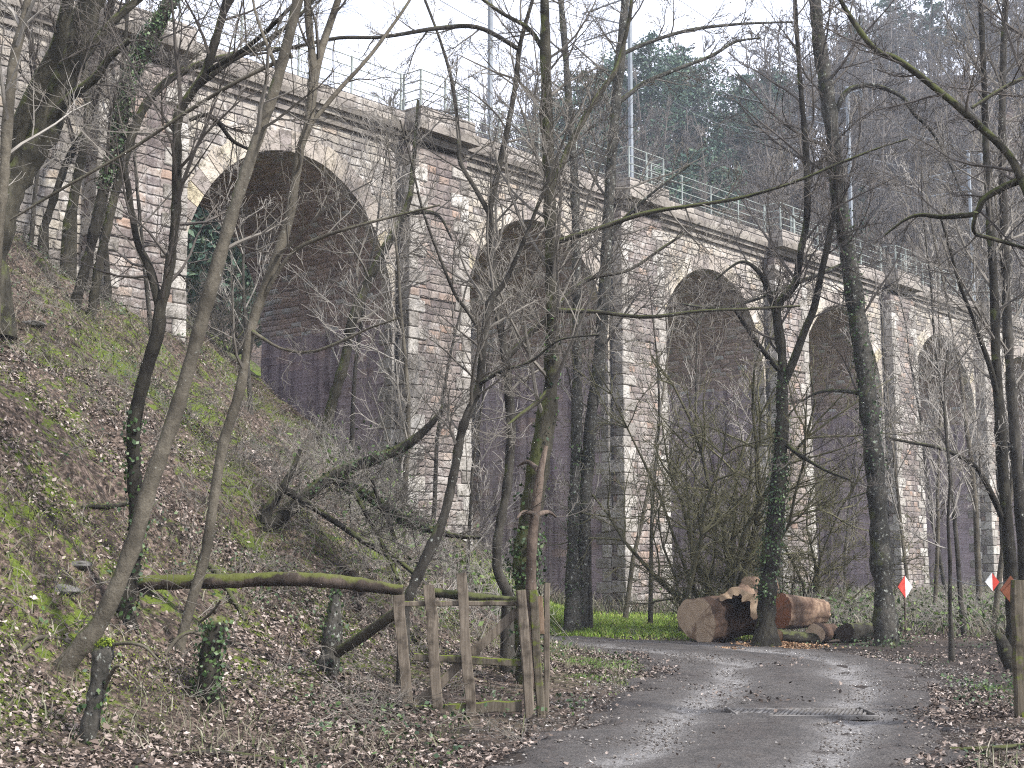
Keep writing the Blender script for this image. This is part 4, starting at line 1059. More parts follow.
# stumps
def stump(rows, label, bk, seed, ivyd=0, mosscap=False, limbs=()):
    b = drop(rows[0][0], rows[0][1]); Y = float(b[1]); rng = np.random.default_rng(seed); n = 16; S = smooth_line(rows, n)
    P = np.array([at(x, y, Y) for x, y, w_ in S]); R = np.array([pxm(w_, Y) / 2 for x, y, w_ in S]) * (1 + rng.normal(0, .08, n)); P = np.vstack([P[0] - (0, 0, .2), P]); R = np.concatenate([[R[0] * 1.4], R])
    e = empty('stump', b, label, 'stump', 'tree stumps on the slope'); u = MB(); u.line(P, R, 14); o = u.build('trunk', bk, e, loc=b)
    for lm in limbs:
        S = smooth_line(lm, 12); Q = [at(x, y, Y - .25 * i / 11) for i, (x, y, w_) in enumerate(S)]; u = MB(); u.line(Q, [pxm(w_, Y) / 2 for x, y, w_ in S], 7); u.build('branch', B_PALE, e, loc=b)
    if ivyd:
        iv = MB(); ivy_on(rng, iv, P, R, .05, .98, ivyd * 1.5, .022, 1.7); iv.build('ivy', IVY, e, loc=b, smooth=False)
    if mosscap:
        N = 500; u = MB(); d = rng.normal(0, 1, (N, 3)); d /= np.linalg.norm(d, axis=1, keepdims=True); d[:, 2] = np.abs(d[:, 2]); u.leaves(P[-1] + d * [.10, .09, .07] * rng.uniform(.5, 1, (N, 1)) - (0, 0, .02), d, .013, rng, asp=.5); u.build('moss', MOSSL, e, loc=b, smooth=False)
stump([(86, 742, 18), (92, 715, 17), (97, 690, 17), (101, 665, 18), (104, 650, 20), (106, 643, 14)], 'crooked narrow stump with a bright moss cap and thin roots', B_BIRCH, 51, 25, True, limbs=[[(108, 645, 4), (130, 643, 4), (146, 648, 3), (158, 660, 2)], [(104, 690, 4), (112, 672, 4), (120, 666, 3), (138, 682, 2)]])
stump([(211, 704, 22), (209, 680, 21), (210, 655, 20), (216, 632, 20), (218, 622, 15)], 'upright ivy covered stump with a rough broken top', B_DARK, 52, 170, False, limbs=[[(208, 636, 5), (190, 632, 4), (176, 640, 4), (165, 655, 3)], [(200, 622, 3), (212, 612, 3), (221, 600, 2)]])
stump([(327, 674, 24), (330, 655, 21), (333, 630, 18), (335, 608, 12), (336, 590, 6), (337, 582, 3)], 'tapering pointed stump standing under the mossy rail', B_BIRCH, 53, 50)
# right hand post, broken dark board
pb = at(1020, 716, 14.6); o = plank(pb - (0, 0, .15), at(1017, 580, 14.6), .11, .10, 61, W_MOSS, 'fence_post', None, pb); tag(o, 'greenish round topped fence post at the right border', 'post')
b = drop(1012, 672); o = log_line([(1014, 674, 13), (1007, 656, 15), (1002, 642, 12), (998, 634, 6)], float(b[1]), float(b[1]) + .2, B_DARK, 'rotten_log', 'short dark rotten log leaning behind the right fence post', 'log', 62)

# ------------------------------------------------------------------ markers on the wire
RED = plain('marker_red', [(.35, (.34, .03, .022)), (.65, (.55, .07, .05))], rough=.6, sc=9, bump=0); WHT = plain('marker_white', [(.35, (.42, .43, .42)), (.6, (.72, .72, .71))], rough=.6, sc=9, bump=0); RUST = plain('marker_rust', [(.3, (.10, .034, .018)), (.7, (.20, .068, .034))], rough=.7)
def marker(px, py, Y, w_, h_, left, right, label, yaw=0.0, name='marker_board', stake=True):
    c = at(px, py, Y); hw, hh = pxm(w_, Y) / 2, pxm(h_, Y) / 2; b = c - (0, 0, hh)
    e = empty(name, b, label, 'marker'); R = rotm((0, 0, 1), yaw)
    for sgn, m, nm in ((-1, left, 'half_panel'), (1, right, 'half_panel')):
        v = np.array([(0, y, z) for y in (-.012, .012) for z in (-hh, hh)] + [(sgn * hw, y, 0) for y in (-.012, .012)])
        v = v @ R.T + c
        u = MB(); u.add(v, tris=[(0, 1, 4), (2, 5, 3)], quads=[(0, 4, 5, 2), (1, 3, 5, 4)]); u.build(nm, m, e, loc=b, smooth=False)
    if stake:
        g = ground(c[0], c[1] + .06); u = MB(); u.line([(c[0], c[1] + .06, g - .1), (c[0], c[1] + .06, c[2] + hh * .8)], [.02, .02], 6); u.build('stake', W_GREY, e, loc=b)
    return e
marker(905, 587, 29, 17, 22, RED, WHT, 'diamond marker, red left half and white right half, beside the tallest trunk', .35)
marker(992, 582, 15.4, 14, 18, WHT, RED, 'diamond marker, white left half and red right half, hanging on the wire', 0, stake=False)
marker(1011, 590, 15.0, 22, 28, RUST, RUST, 'rust brown diamond board partly hidden by the right fence post', 0, 'rusty_board', stake=False)
u = MB(); ws = at(1018, 579, 14.6); we = at(950, 577, 22.5); u.line([ws * (1 - t) + we * t - np.array([0, 0, .10 * math.sin(math.pi * t)]) for t in np.linspace(0, 1, 12)], [.006] * 12, 4)
o = u.build('fence_wire', WIRE); tag(o, 'thin grey wire stretched from the right fence post to a sapling', 'wire')

# ------------------------------------------------------------------ sawn logs
B_LOG = bark('bark_log', (0.036, 0.022, 0.016), (0.146, 0.093, 0.064), stretch=1, scale=4.5, lichen=.15, lichc=(.36, .26, .19))
B_LOG2 = bark('bark_log_pale', (0.10, 0.060, 0.042), (0.34, 0.24, 0.165), stretch=1, scale=4.5, lichen=.3, lichc=(.48, .38, .28))
def cut_mat(name, c1, c2, dark=(0.10, 0.06, 0.04)):
    M = Mat(name, .85, .2); v = M.coord('Object'); n = M.noise(v, 4, 5, .7); n2 = M.noise(v, 30, 4); col = M.ramp(n, [(.3, c1), (.7, c2)]); col = M.mix(M.mrange(M.noise(v, 2.6, 3), .52, .72), col, dark); rg_ = M.math('SINE', M.math('MULTIPLY', M.math('ADD', M.attr('ring'), M.math('MULTIPLY', n, .12)), 75.0)); col = M.mix(M.math('MULTIPLY', M.mrange(rg_, -.2, 1), .5), col, M.mix(1.0, col, (.55, .48, .42), 'MULTIPLY'))
    cr_ = M.n('ShaderNodeTexNoise', noise_dimensions='1D'); M.L.new(M.math('MULTIPLY', M.attr('ang'), 5.5), cr_.inputs['W']); cr_.inputs['Scale'].default_value = 1.0; cr_.inputs['Detail'].default_value = 3
    col = M.mix(M.math('MULTIPLY', M.mrange(cr_.outputs['Fac'], .66, .72), .6), col, dark)
    M.color(M.mix(n2, col, M.mix(1.0, col, (.72, .68, .62), 'MULTIPLY'))); M.bump(n2, .5, .01); return M.m
CUT_A = cut_mat('cut_wood', (.38, .285, .20), (.60, .48, .355), (.18, .115, .075)); CUT_B = cut_mat('cut_wood_fresh', (.32, .225, .145), (.56, .44, .31), (.22, .13, .08)); CUT_R = cut_mat('cut_wood_red', (.19, .085, .05), (.31, .15, .09)); CUT_D = cut_mat('cut_wood_dark', (.035, .028, .024), (.085, .07, .06), (.03, .024, .02))
HOLE = plain('hollow_rot', [(.3, (.035, .020, .014)), (.7, (.14, .085, .058))], sc=8, bump=.9)
def log(p0, p1, r0, r1, label, bk, cut, seed, lump=.08, hollow=0.0, ell=1.0, hoff=(0, 0), group='sawn logs heaped beside the track'):
    p0 = np.asarray(p0, float); p1 = np.asarray(p1, float); d = p1 - p0; L = np.linalg.norm(d); d /= L
    a = np.cross(d, (0, 0, 1.0)); a /= np.linalg.norm(a); b = np.cross(a, d); k, n = 72, 26; rng = np.random.default_rng(seed)
    th = np.arange(k) * 2 * math.pi / k; o1, o2 = rng.uniform(0, 9, 2)
    def ring(t, sc=1.0):
        r = (r0 + (r1 - r0) * t) * sc; prof = 1 + lump * (np.sin(2 * th + o1) * .5 + np.sin(3 * th + o2 + t) * .5 + .7 * (vnoise(th * 2.3 + t * 2, np.full(k, t * 5 + seed), seed) - .5) + .3 * (vnoise(th * 7 % (14 * math.pi), np.full(k, t * 14), seed + 3) - .5) + .45 * (vnoise(np.minimum(th, 2 * math.pi - th) * 9 + 3, np.full(k, t * 2.2), seed + 6) - .5))
        return p0 + d * L * t + (r * prof)[:, None] * (np.cos(th)[:, None] * a * ell + np.sin(th)[:, None] * b)
    e = empty('sawn_log', p0, label, 'log', group)
    u = MB(); V = np.concatenate([ring(i / (n - 1)) for i in range(n)]); i0 = np.arange(n * k).reshape(n, k); Q = np.stack([i0[:-1], np.roll(i0[:-1], -1, 1), np.roll(i0[1:], -1, 1), i0[1:]], -1).reshape(-1, 4); u.add(V, quads=Q); u.build('bark', bk, e, loc=p0)
    for t, s in ((0.0, -1), (1.0, 1)):
        u = MB(); rs = [1.0, .75, .5, .25] if not (hollow and s < 0) else [1.0, hollow + .12, hollow]
        R_ = [ring(t, q) + d * s * (.004 + .02 * (1 - q) * rng.uniform(.5, 1)) for q in rs]
        if hollow and s < 0:
            sh = (a * hoff[0] + b * hoff[1]) * r0
            hr = np.random.default_rng(seed + 9); jag = [1 + .16 * (vnoise(th * 3.1, np.full(k, 3.3), seed + 5) - .5)[:, None] * 2 for _ in (0, 1)]
            for q in (1, 2): R_[q] = p0 + (R_[q] - p0) * jag[q - 1] + sh
            R_ += [ring(.25, hollow * .9) + sh, ring(.55, hollow * .5) + sh * .6]
        m = len(R_); ii = np.arange(m * k).reshape(m, k); Q = np.stack([ii[:-1], np.roll(ii[:-1], -1, 1), np.roll(ii[1:], -1, 1), ii[1:]], -1).reshape(-1, 4)
        VV = np.concatenate(R_ + [R_[-1].mean(0)[None]]); c = m * k
        if hollow and s < 0:
            u.add(VV, quads=Q[:2 * k]); u.add(VV, quads=Q[2 * k:], tris=[(ii[-1][j], ii[-1][(j + 1) % k], c) for j in range(k)], m=1)
            u.build('cut_end', [cut, HOLE], e, loc=p0)
        else:
            u.add(VV, quads=Q, tris=[(ii[-1][j], ii[-1][(j + 1) % k], c) for j in range(k)]); ce = u.build('cut_end', cut, e, loc=p0)
            rv = np.concatenate([np.full(k, q) for q in rs] + [np.zeros(1)]); av = np.concatenate([th] * len(rs) + [np.zeros(1)])
            for nm_, val in (('ring', rv), ('ang', np.abs(av - math.pi))): ce.data.attributes.new(nm_, 'FLOAT', 'POINT').data.foreach_set('value', val.astype(np.float32))
    return e
LY = 27.6
log(at(697, 620, LY), at(752, 612, LY + 1.1), .46, .42, 'biggest sawn log, its broad pale cut end facing left', B_LOG, CUT_A, 71, .17)
def shell(p0, p1, r0, a0, a1, th0, label, seed):
    p0 = np.asarray(p0, float); p1 = np.asarray(p1, float); d = p1 - p0; L = np.linalg.norm(d); d /= L
    a = np.cross(d, (0, 0, 1.0)); a /= np.linalg.norm(a); b = np.cross(a, d); k, n = 26, 12
    th = np.linspace(a0, a1, k); e = empty('hollow_log', p0, label, 'log', 'sawn logs heaped beside the track')
    def row(t, inner):
        sh = np.sin(np.linspace(.12, math.pi - .12, k)) ** .6
        nz_ = vnoise(th * 3 + 9, np.full(k, t * 4 + inner * 7), seed) - .5; nf = vnoise(th * 11 + 9, np.full(k, t * 16 + inner * 5), seed + 1) - .5
        r = r0 * (1 + .34 * nz_ + .14 * nf) - (th0 * r0 * sh * (1 + 1.5 * nz_ + .5 * nf) if inner else 0)
        return p0 + d * (L * t + .07 * (vnoise(th * 4, np.full(k, 2.0 + 3 * (t > .5)), seed + 2) - .5)[:, None] * (1 if t in (0.0, 1.0) else 0)) + r[:, None] * (np.cos(th)[:, None] * a + np.sin(th)[:, None] * b)
    O = np.concatenate([row(i / (n - 1), 0) for i in range(n)]); I = np.concatenate([row(i / (n - 1), 1) for i in range(n)])
    ii = np.arange(n * k).reshape(n, k); q = np.stack([ii[:-1, :-1], ii[:-1, 1:], ii[1:, 1:], ii[1:, :-1]], -1).reshape(-1, 4)
    u = MB(); u.add(O, quads=q); u.build('bark', B_LOG2, e, loc=p0)
    u = MB(); u.add(I, quads=q[:, ::-1]); u.build('hollow', HOLE, e, loc=p0)
    for t in (0, n - 1):
        V = np.concatenate([O[ii[t]], I[ii[t]]]); m = np.arange(k); u = MB(); u.add(V, quads=np.stack([m[:-1], m[1:], m[1:] + k, m[:-1] + k], -1)); u.build('cut_end', CUT_B, e, loc=p0)
    V = np.concatenate([O[ii[:, 0]], I[ii[:, 0]]]); V2 = np.concatenate([O[ii[:, -1]], I[ii[:, -1]]]); m = np.arange(n); u = MB()
    for W_ in (V, V2): u.add(W_, quads=np.stack([m[:-1], m[1:], m[1:] + n, m[:-1] + n], -1))
    u.build('split_edge', CUT_B, e, loc=p0)
shell(at(738, 606, LY - .25), at(752, 607, LY + .8), .38, math.radians(-40), math.radians(165), .60, 'hollow half shell of a log with fresh pale rim lying on top of the heap', 72)
log(at(748, 589, LY + .8), at(772, 586, LY + 1.5), .20, .18, 'small grey chunk perched on top behind the hollow log', B_LOG2, CUT_B, 73, .2)
log(at(777, 611, LY + .1), at(818, 612, LY + .9), .37, .30, 'pale barked log with a reddish cut end, right of the ivy trunk', B_LOG2, CUT_R, 74, .15)
log(at(779, 636, LY - .5), at(816, 640, LY - .2), .13, .12, 'thin dark log lying low in front of the pale barked log', B_DARK, CUT_B, 75, .12)
log(at(815, 634, LY - .2), at(832, 632, LY + .4), .20, .16, 'short brown log lying between the thin and the dark one', B_LOG, CUT_A, 76, .15)
log(at(845, 633, LY - .1), at(868, 631, LY + .6), .19, .18, 'short dark grey log, rightmost in the heap', B_DARK, CUT_D, 77, .12)
# sawdust
rng = np.random.default_rng(80); c = at(770, 640, 26.5); N = 2600; P = np.stack([c[0] + rng.normal(0, .42, N), c[1] + rng.normal(0, .45, N), np.zeros(N)], 1); P[:, 2] = height(P[:, 0], P[:, 1]) + .02 + .10 * np.exp(-((P[:, 0] - c[0]) ** 2 + (P[:, 1] - c[1]) ** 2) / .25)
u = MB(); u.leaves(P, rng.normal(0, .4, (N, 3)) + (0, 0, 1), .035 * rng.uniform(.5, 1.3, N), rng); o = u.build('sawdust', island('sawdust', [(0, (.16, .085, .045)), (.5, (.30, .18, .10)), (1, (.46, .32, .20))]), smooth=False)
tag(o, 'orange wood chips strewn at the foot of the ivy trunk', 'wood chips', kind='stuff')

# ------------------------------------------------------------------ drain across the track
dl = drop(732, 719); dr_ = drop(868, 719); IRON = plain('drain_iron', [(.3, (.045, .04, .036)), (.55, (.15, .14, .13)), (.8, (.24, .225, .21))], rough=.6, sc=5); PIT = plain('drain_pit', [(.3, (.02, .017, .015)), (.7, (.05, .044, .04))])
db = np.array([dl[0], dl[1], 0.0]); LX = dr_[0] - dl[0]
dg = empty('drain_grate', db, 'ribbed drainage grate of slanting bars sunk across the muddy track', 'grate')
zt = .030; WY = .66
u = MB(); u.box(db + (LX / 2, 0, zt - .012), LX, WY, .006); u.build('channel', PIT, dg, loc=db, smooth=False)
u = MB()
for s in (-1, 1): u.box(db + (LX / 2, s * (WY / 2 + .015), zt - .014), LX + .06, .02, .05, bev=.006)
for s in (0, 1): u.box(db + (LX * s, 0, zt), .03, WY - .002, .05, bev=.006)
u.build('frame', IRON, dg, loc=db, smooth=False)
u = MB(); nb = 30
for i in range(nb):
    x = LX * (i + .5) / nb; u.box(db + (x, 0, zt - .004 + .006 * math.sin(i * 2.3)), .026, WY * 1.06, .03, R=rotm((0, 0, 1), math.radians(-18)))
u.build('bars', IRON, dg, loc=db, smooth=False)

# ------------------------------------------------------------------ litter and ground cover
rng = np.random.default_rng(90)
def scatter(n, x0, x1, y0, y1, dens=None, power=1.0):
    y = y0 + (y1 - y0) * rng.random(n) ** power; x = rng.uniform(x0, x1, n)
    if dens is not None:
        k = rng.random(n) < dens(x, y); x, y = x[k], y[k]
    return x, y
def inview(x, y, m=1.0): return np.abs(x / np.maximum(y, .1)) < .40 * m
def tnorm(x, y, e=.08):
    hx = (height(x + e, y) - height(x - e, y)) / (2 * e); hy = (height(x, y + e) - height(x, y - e)) / (2 * e)
    n = np.stack([-hx, -hy, np.ones_like(x)], 1); return n / np.linalg.norm(n, axis=1, keepdims=True)
def dens_leaf(x, y):
    td = track_dist(x, y); p = fbm(x * .8, y * .8, 55, 3)
    on = np.where(td < -.1, .004 + .16 * (fbm(x * .9 + 3, y * .9, 57, 3) > .56) * sstep(-.5, -1.0, td) + .6 * sstep(-.55, -.05, td) * (fbm(x * 1.6, y * 1.6, 58, 3) > .5) + .02 * (np.abs(fbm(x * 1.1, y * 1.1, 56, 3)) > .53), 1.0)
    return np.clip(on * (.10 + .90 * sstep(.40, .56, p)) * (1 - .75 * grass_mask(x, y)) * (1 - .75 * mud_mask(x, y)), 0, 1) * inview(x, y)
X1, Y1 = scatter(260000, -9, 8, 8.5, 24, dens_leaf); X2, Y2 = scatter(160000, -14, 14, 22, 44, dens_leaf)
X = np.concatenate([X1, X2]); Y = np.concatenate([Y1, Y2]); Z = height(X, Y); nn = tnorm(X, Y); td = track_dist(X, Y); Z = np.where(td < 0, .03, Z)
u = MB(); P = np.stack([X, Y, Z], 1) + nn * rng.uniform(.008, .05, (len(X), 1)); u.leaves(P, nn + rng.normal(0, .38, (len(X), 3)), rng.uniform(.012, .034, len(X)) * (1 + .5 * (rng.random(len(X)) > .93)), rng, asp=.6, fold=.45)
o = u.build('leaf_litter', LEAF, smooth=False); tag(o, 'brown fallen leaves covering the slope and track edges', 'leaf litter', kind='stuff')
# moss sprigs and low green plants
def dens_moss(x, y):
    x0 = np.interp(y, [0, 8, 10.8, 14.5, 20, 25, 28, 33, 45, 60, 90], [-5.4, -4.8, -3.9, -2.4, -0.8, 0.1, 0.2, 0.9, 1.2, 1.2, -4])
    return sstep(.525, .62, fbm(x * .9, y * .9, 61, 4)) * sstep(-1.6, .3, x0 - x) * (track_dist(x, y) > .8) * inview(x, y)
X, Y = scatter(520000, -13, 2, 9, 34, dens_moss); Z = height(X, Y); nn = tnorm(X, Y); u = MB()
mound = .10 * sstep(.50, .70, fbm(X * .9, Y * .9, 61, 4)) * rng.random(len(X))
P = np.stack([X, Y, Z], 1) + nn * (mound + .01)[:, None]; u.leaves(P, nn + rng.normal(0, .6, (len(X), 3)), rng.uniform(.005, .013, len(X)), rng, asp=.45); o = u.build('moss', MOSSL, smooth=False); tag(o, 'bright yellow green moss cushions on the slope', 'moss', kind='stuff')
def dens_low(x, y): return sstep(.52, .64, fbm(x * .7 + 9, y * .7, 71, 4)) * (track_dist(x, y) > .15) * inview(x, y) * .8
X, Y = scatter(75000, -13, 9, 9, 36, dens_low); Z = height(X, Y); nn = tnorm(X, Y); u = MB(); P = np.stack([X, Y, Z], 1) + nn * rng.uniform(.02, .14, (len(X), 1)); u.leaves(P, nn + rng.normal(0, .6, (len(X), 3)), rng.uniform(.014, .034, len(X)), rng, asp=.7); o = u.build('ground_ivy', IVY, smooth=False); tag(o, 'dark ivy and small green plants creeping over the forest floor', 'ground ivy', kind='stuff')
# grass
def blades(x, y, h0, h1, mat, name, label, lean=.5, wd=.006):
    z = height(x, y); n = len(x); a = rng.uniform(0, 2 * math.pi, n); h = rng.uniform(h0, h1, n); w_ = wd * rng.uniform(.6, 1.5, n); b = np.stack([x, y, z - .01], 1); s = np.stack([np.cos(a), np.sin(a), np.zeros(n)], 1) * w_[:, None]; l = rng.normal(0, lean, (n, 2)) * h[:, None]
    m = b + np.stack([l[:, 0] * .35, l[:, 1] * .35, h * .6], 1); t = b + np.stack([l[:, 0], l[:, 1], h], 1); V = np.stack([b - s, b + s, m + s * .7, m - s * .7, t], 1).reshape(-1, 3); i = np.arange(n)[:, None] * 5
    u = MB(); u.add(V, quads=i + [[0, 1, 2, 3]], tris=i + [[3, 2, 4]]); o = u.build(name, mat, smooth=False); return tag(o, label, 'grass', kind='stuff')
GRASS2 = island('verge_grass', [(0, (0.046, 0.098, 0.016)), (0.6, (0.098, 0.176, 0.029)), (1, (0.195, 0.260, 0.065))], 0.7, .25)
X, Y = scatter(160000, -2, 8, 13, 28, lambda x, y: np.clip(grass_mask(x, y) * 2.2, 0, 1) * (fbm(x * 2, y * 2, 88, 3) > .44) * inview(x, y) * (track_dist(x, y) > .1))
blades(X, Y, .02, .07, GRASS2, 'verge_grass', 'sparse short grass on the verges of the track', .5, .006)
X, Y = scatter(200000, -2, 8, 28, 42, lambda x, y: grass_mask(x, y) * inview(x, y) * (track_dist(x, y) > .1))
blades(X, Y, .06, .17, GRASS, 'grass', 'short bright green grass beside the bend of the track', .5, .009)
X, Y = scatter(120000, -2, 26, 29, 62, lambda x, y: inview(x, y) * (track_dist(x, y) > .5) * sstep(.35, .6, fbm(x * .5, y * .5, 81, 3)) * np.where((x < 5.2) & (y < 41), .0, 1))
blades(X, Y, .15, .7, DRYG, 'dry_grass', 'tall straw coloured dead grass and weeds before the viaduct', .6, .012)
# gravel and clods of mud on the track and its edges
rng = np.random.default_rng(190); N = 75000
Y = 9.5 + 18.5 * rng.random(N) ** 1.2; X = rng.uniform(-1, 9, N); td = track_dist(X, Y); cl = fbm(X * 1.4, Y * 1.4, 91, 4)
k = (td < .75) & inview(X, Y) & (rng.random(N) < np.clip(sstep(.42, .58, cl) + .5 * sstep(-.5, .1, td), .12, 1)); X, Y, td = X[k], Y[k], td[k]; N = len(X)
sz = .004 + .013 * rng.random(N) ** 3 + .010 * (td > -.25) * rng.random(N)
B4 = np.array([(1, 0, 0), (-.2, 1, .1), (-1, -.1, 0), (.1, -1, .05), (.1, .05, .8), (0, 0, -.6)]); V = B4[None] * rng.uniform(.6, 1.4, (N, 6, 3)) * sz[:, None, None]
a = rng.uniform(0, 6.28, N); c, s_ = np.cos(a)[:, None], np.sin(a)[:, None]; V = np.stack([V[:, :, 0] * c - V[:, :, 1] * s_, V[:, :, 0] * s_ + V[:, :, 1] * c, V[:, :, 2]], -1)
Z = np.where(td < -.15, .012, height(X, Y)); V += np.stack([X, Y, Z + sz * .2], 1)[:, None, :]
i = np.arange(N)[:, None] * 6; u = MB(); u.add(V.reshape(-1, 3), tris=np.concatenate([i + [list(t)] for t in ((0, 1, 4), (1, 2, 4), (2, 3, 4), (3, 0, 4), (1, 0, 5), (2, 1, 5), (3, 2, 5), (0, 3, 5))]))
o = u.build('gravel', island('gravel', [(0, (.035, .029, .025)), (.5, (.085, .073, .064)), (.85, (.15, .135, .12)), (1, (.30, .28, .26))], .8, .3), smooth=False); tag(o, 'loose gravel and mud clods strewn over the track', 'gravel', kind='stuff')
# short dead grass on the slope
X, Y = scatter(80000, -13, 4, 9, 36, lambda x, y: inview(x, y) * (track_dist(x, y) > .25) * sstep(.40, .60, fbm(x * .6 + 4, y * .6, 83, 4)))
blades(X, Y, .04, .20, DRYG, 'slope_grass', 'short straw coloured dead grass among the leaves on the slope', .8, .006)
# bramble undergrowth: arching stems with a few leaves
def bramble(n, place, L, name, label, mat, seed, leafn=0, lm=GREENL, hgt=.5, rmin=.003):
    r = random.Random(seed); nr = np.random.default_rng(seed); u = MB(); LP = []
    for i in range(n):
        x, y = place(nr); z = ground(x, y); a = r.uniform(0, 6.28); l = L * r.uniform(.5, 1.3); h = hgt * r.uniform(.4, 1.3)
        P = [(x + math.cos(a) * l * t + r.gauss(0, .03), y + math.sin(a) * l * t + r.gauss(0, .03), z + h * 4 * t * (1.05 - t) * .6 + r.gauss(0, .02)) for t in np.linspace(0, 1, 6)]
        u.line(P, [max(rmin, rmin * 2 * (1 - t)) for t in np.linspace(0, 1, 6)], 3)
        for k in range(5):
            q = P[r.randint(1, 5)]; d = norm3((r.gauss(0, 1), r.gauss(0, 1), r.gauss(.3, .6))); grow(r, u, q, d, l * .35, rmin, 1, 2, (0, 4, 3), rmin=rmin * .8)
        for k in range(leafn): q = P[r.randint(1, 5)]; LP.append((q[0] + r.gauss(0, .12), q[1] + r.gauss(0, .12), q[2] + r.gauss(0, .10)))
    if LP:
        u.flush(); u.leaves(LP, nr.normal(0, 1, (len(LP), 3)) + (0, 0, .6), nr.uniform(.03, .07, len(LP)), nr, asp=.6, m=1)
    o = u.build(name, [mat, lm] if LP else mat, smooth=False); return tag(o, label, 'undergrowth', kind='stuff')
bramble(700, lambda g: (lambda y: (max(g.uniform(.05, .385) * y, 5.6 if y < 42 else 0) + g.uniform(0, .6), y))(g.uniform(29, 44)), 1.4, 'undergrowth', 'tangled bramble and weeds in front of the right hand arches', TW_PALE, 5, 14, GREENL, .9)
bramble(420, lambda g: (lambda y: (g.uniform(-.38, -.04) * y, y))(g.uniform(12.5, 33)), .9, 'dead_twigs', 'loose dead twigs and bramble stems on the leafy slope', TW_GREY, 6, 0, hgt=.3)
bramble(330, lambda g: (lambda y: (g.uniform(-.15, .005) * y, y))(g.uniform(21, 33)), 1.3, 'bramble_thicket', 'grey bramble thicket between the slope and the piers', TW_PALE, 8, 5, GREENL, .9)
bramble(300, lambda g: (lambda y: (g.uniform(-.40, -.10) * y, y))(g.uniform(17, 31)), 1.2, 'dead_brush', 'tangled grey brown dead brush standing on the upper slope', TW_GREY, 16, 0, hgt=.6)
# stones
STONE = plain('stone', [(.3, (.06, .058, .05)), (.7, (.17, .16, .15))], sc=14, bump=.9)
for i, (px, py, s, lab) in enumerate([(30, 322, .22, 'flat pale slab lying high on the slope'), (75, 561, .16, 'grey stone left of the leaning pale trunk'), (60, 585, .2, 'flat grey stone half sunk in leaves on the left'), (47, 372, .15, 'small pale rock high on the left slope'), (37, 222, .25, 'rounded pale rock near the top of the slope')]):
    b = drop(px, py); r = np.random.default_rng(i + 3); bm_v = []; 
    n1, n2 = 10, 14; V = [];
    for a in np.linspace(0.02, math.pi - .02, n1):
        for q in np.arange(n2) * 2 * math.pi / n2:
            d = np.array([math.sin(a) * math.cos(q), math.sin(a) * math.sin(q), math.cos(a)]); k = 1 + .5 * (float(vnoise(d[0] * 2 + 5 * i, d[1] * 2 + d[2] * 2, i)) - .5); V.append(b - (0, 0, .05) + d * k * s * np.array([1.0, .7, .28]))
    ii = np.arange(n1 * n2).reshape(n1, n2); u = MB(); u.add(V, quads=np.stack([ii[:-1], ii[1:], np.roll(ii[1:], -1, 1), np.roll(ii[:-1], -1, 1)], -1).reshape(-1, 4)); o = u.build('rock', STONE, loc=b, smooth=False); tag(o, lab, 'rock', 'rocks on the slope')
# sticks lying on the ground
for i, (rows, bk, lab) in enumerate([([(8, 664, 5), (25, 650, 6), (42, 640, 5), (60, 641, 4), (75, 648, 3)], B_PALE, 'pale curved stick left of the mossy capped stump'), ([(80, 510, 4), (105, 509, 5), (130, 506, 4)], B_DARK, 'dark short branch lying across the slope by the pale trunk'),
                                    ([(160, 762, 5), (200, 756, 7), (240, 760, 8), (290, 765, 6)], B_GREY, 'grey branch lying at the bottom edge among leaves'), ([(205, 663, 5), (230, 672, 5), (250, 695, 4), (262, 715, 3)], B_GREY, 'bent grey stick right of the ivy covered stump'),
                                    ([(200, 560, 6), (215, 575, 6), (232, 600, 5), (245, 622, 4)], B_MOSS, 'mossy stick slanting under the long rail'), ([(950, 752, 5), (985, 752, 6), (1024, 748, 5)], B_DARK, 'dark stick in the leaves right of the track')]):
    S = smooth_line(rows, 14); P = []; R = []
    for x, y, w_ in S: q = drop(x, y); P.append(q + (0, 0, pxm(w_, q[1]) * .4)); R.append(pxm(w_, q[1]) / 2)
    u = MB(); u.line(P, R, 7); o = u.build('fallen_stick', bk, loc=P[0]); tag(o, lab, 'stick', 'fallen sticks')

# ------------------------------------------------------------------ far wood on the valley side
def proto_bare(seed, h, kids=(7, 5, 3)):
    r = random.Random(seed); u = MB(); P = [(0, 0, -.5)]; d = (0, 0, 1); n = 8
    for i in range(n): d = norm3((d[0] + r.gauss(0, .05), d[1] + r.gauss(0, .05), 1)); P.append(tuple(P[-1][k] + d[k] * h / n for k in range(3)))
    u.line(P, [.16 * (1 - .8 * i / n) for i in range(n + 1)], 5)
    for j in range(15):
        t = .18 + .80 * (j + r.random()) / 15; i = min(int(t * n), n - 1); grow(r, u, P[i], side_dir(r, (0, 0, 1), .4, .95), h * .30 * (1.25 - t) * r.uniform(.7, 1.2), .06, 0, 2, (7, 6, 3), up=.15, rmin=.024)
    u.flush(); return np.concatenate(u.v), np.concatenate(u.q)
protos = [proto_bare(s, h) for s, h in ((1, 13), (2, 15), (3, 11), (4, 16))]
def wood(spots, name, label, mat, seed):
    r = np.random.default_rng(seed); u = MB()
    for (x, y) in spots:
        V, Q = protos[r.integers(len(protos))]; s = r.uniform(.75, 1.2); a = r.uniform(0, 6.28); c, s_ = math.cos(a), math.sin(a)
        W = V * s; W = np.stack([W[:, 0] * c - W[:, 1] * s_, W[:, 0] * s_ + W[:, 1] * c, W[:, 2]], 1) + (x, y, ground(x, y)); u.add(W, quads=Q)
    o = u.build(name, mat, smooth=False); return tag(o, label, 'wood', kind='stuff')
r = np.random.default_rng(7); spots = []
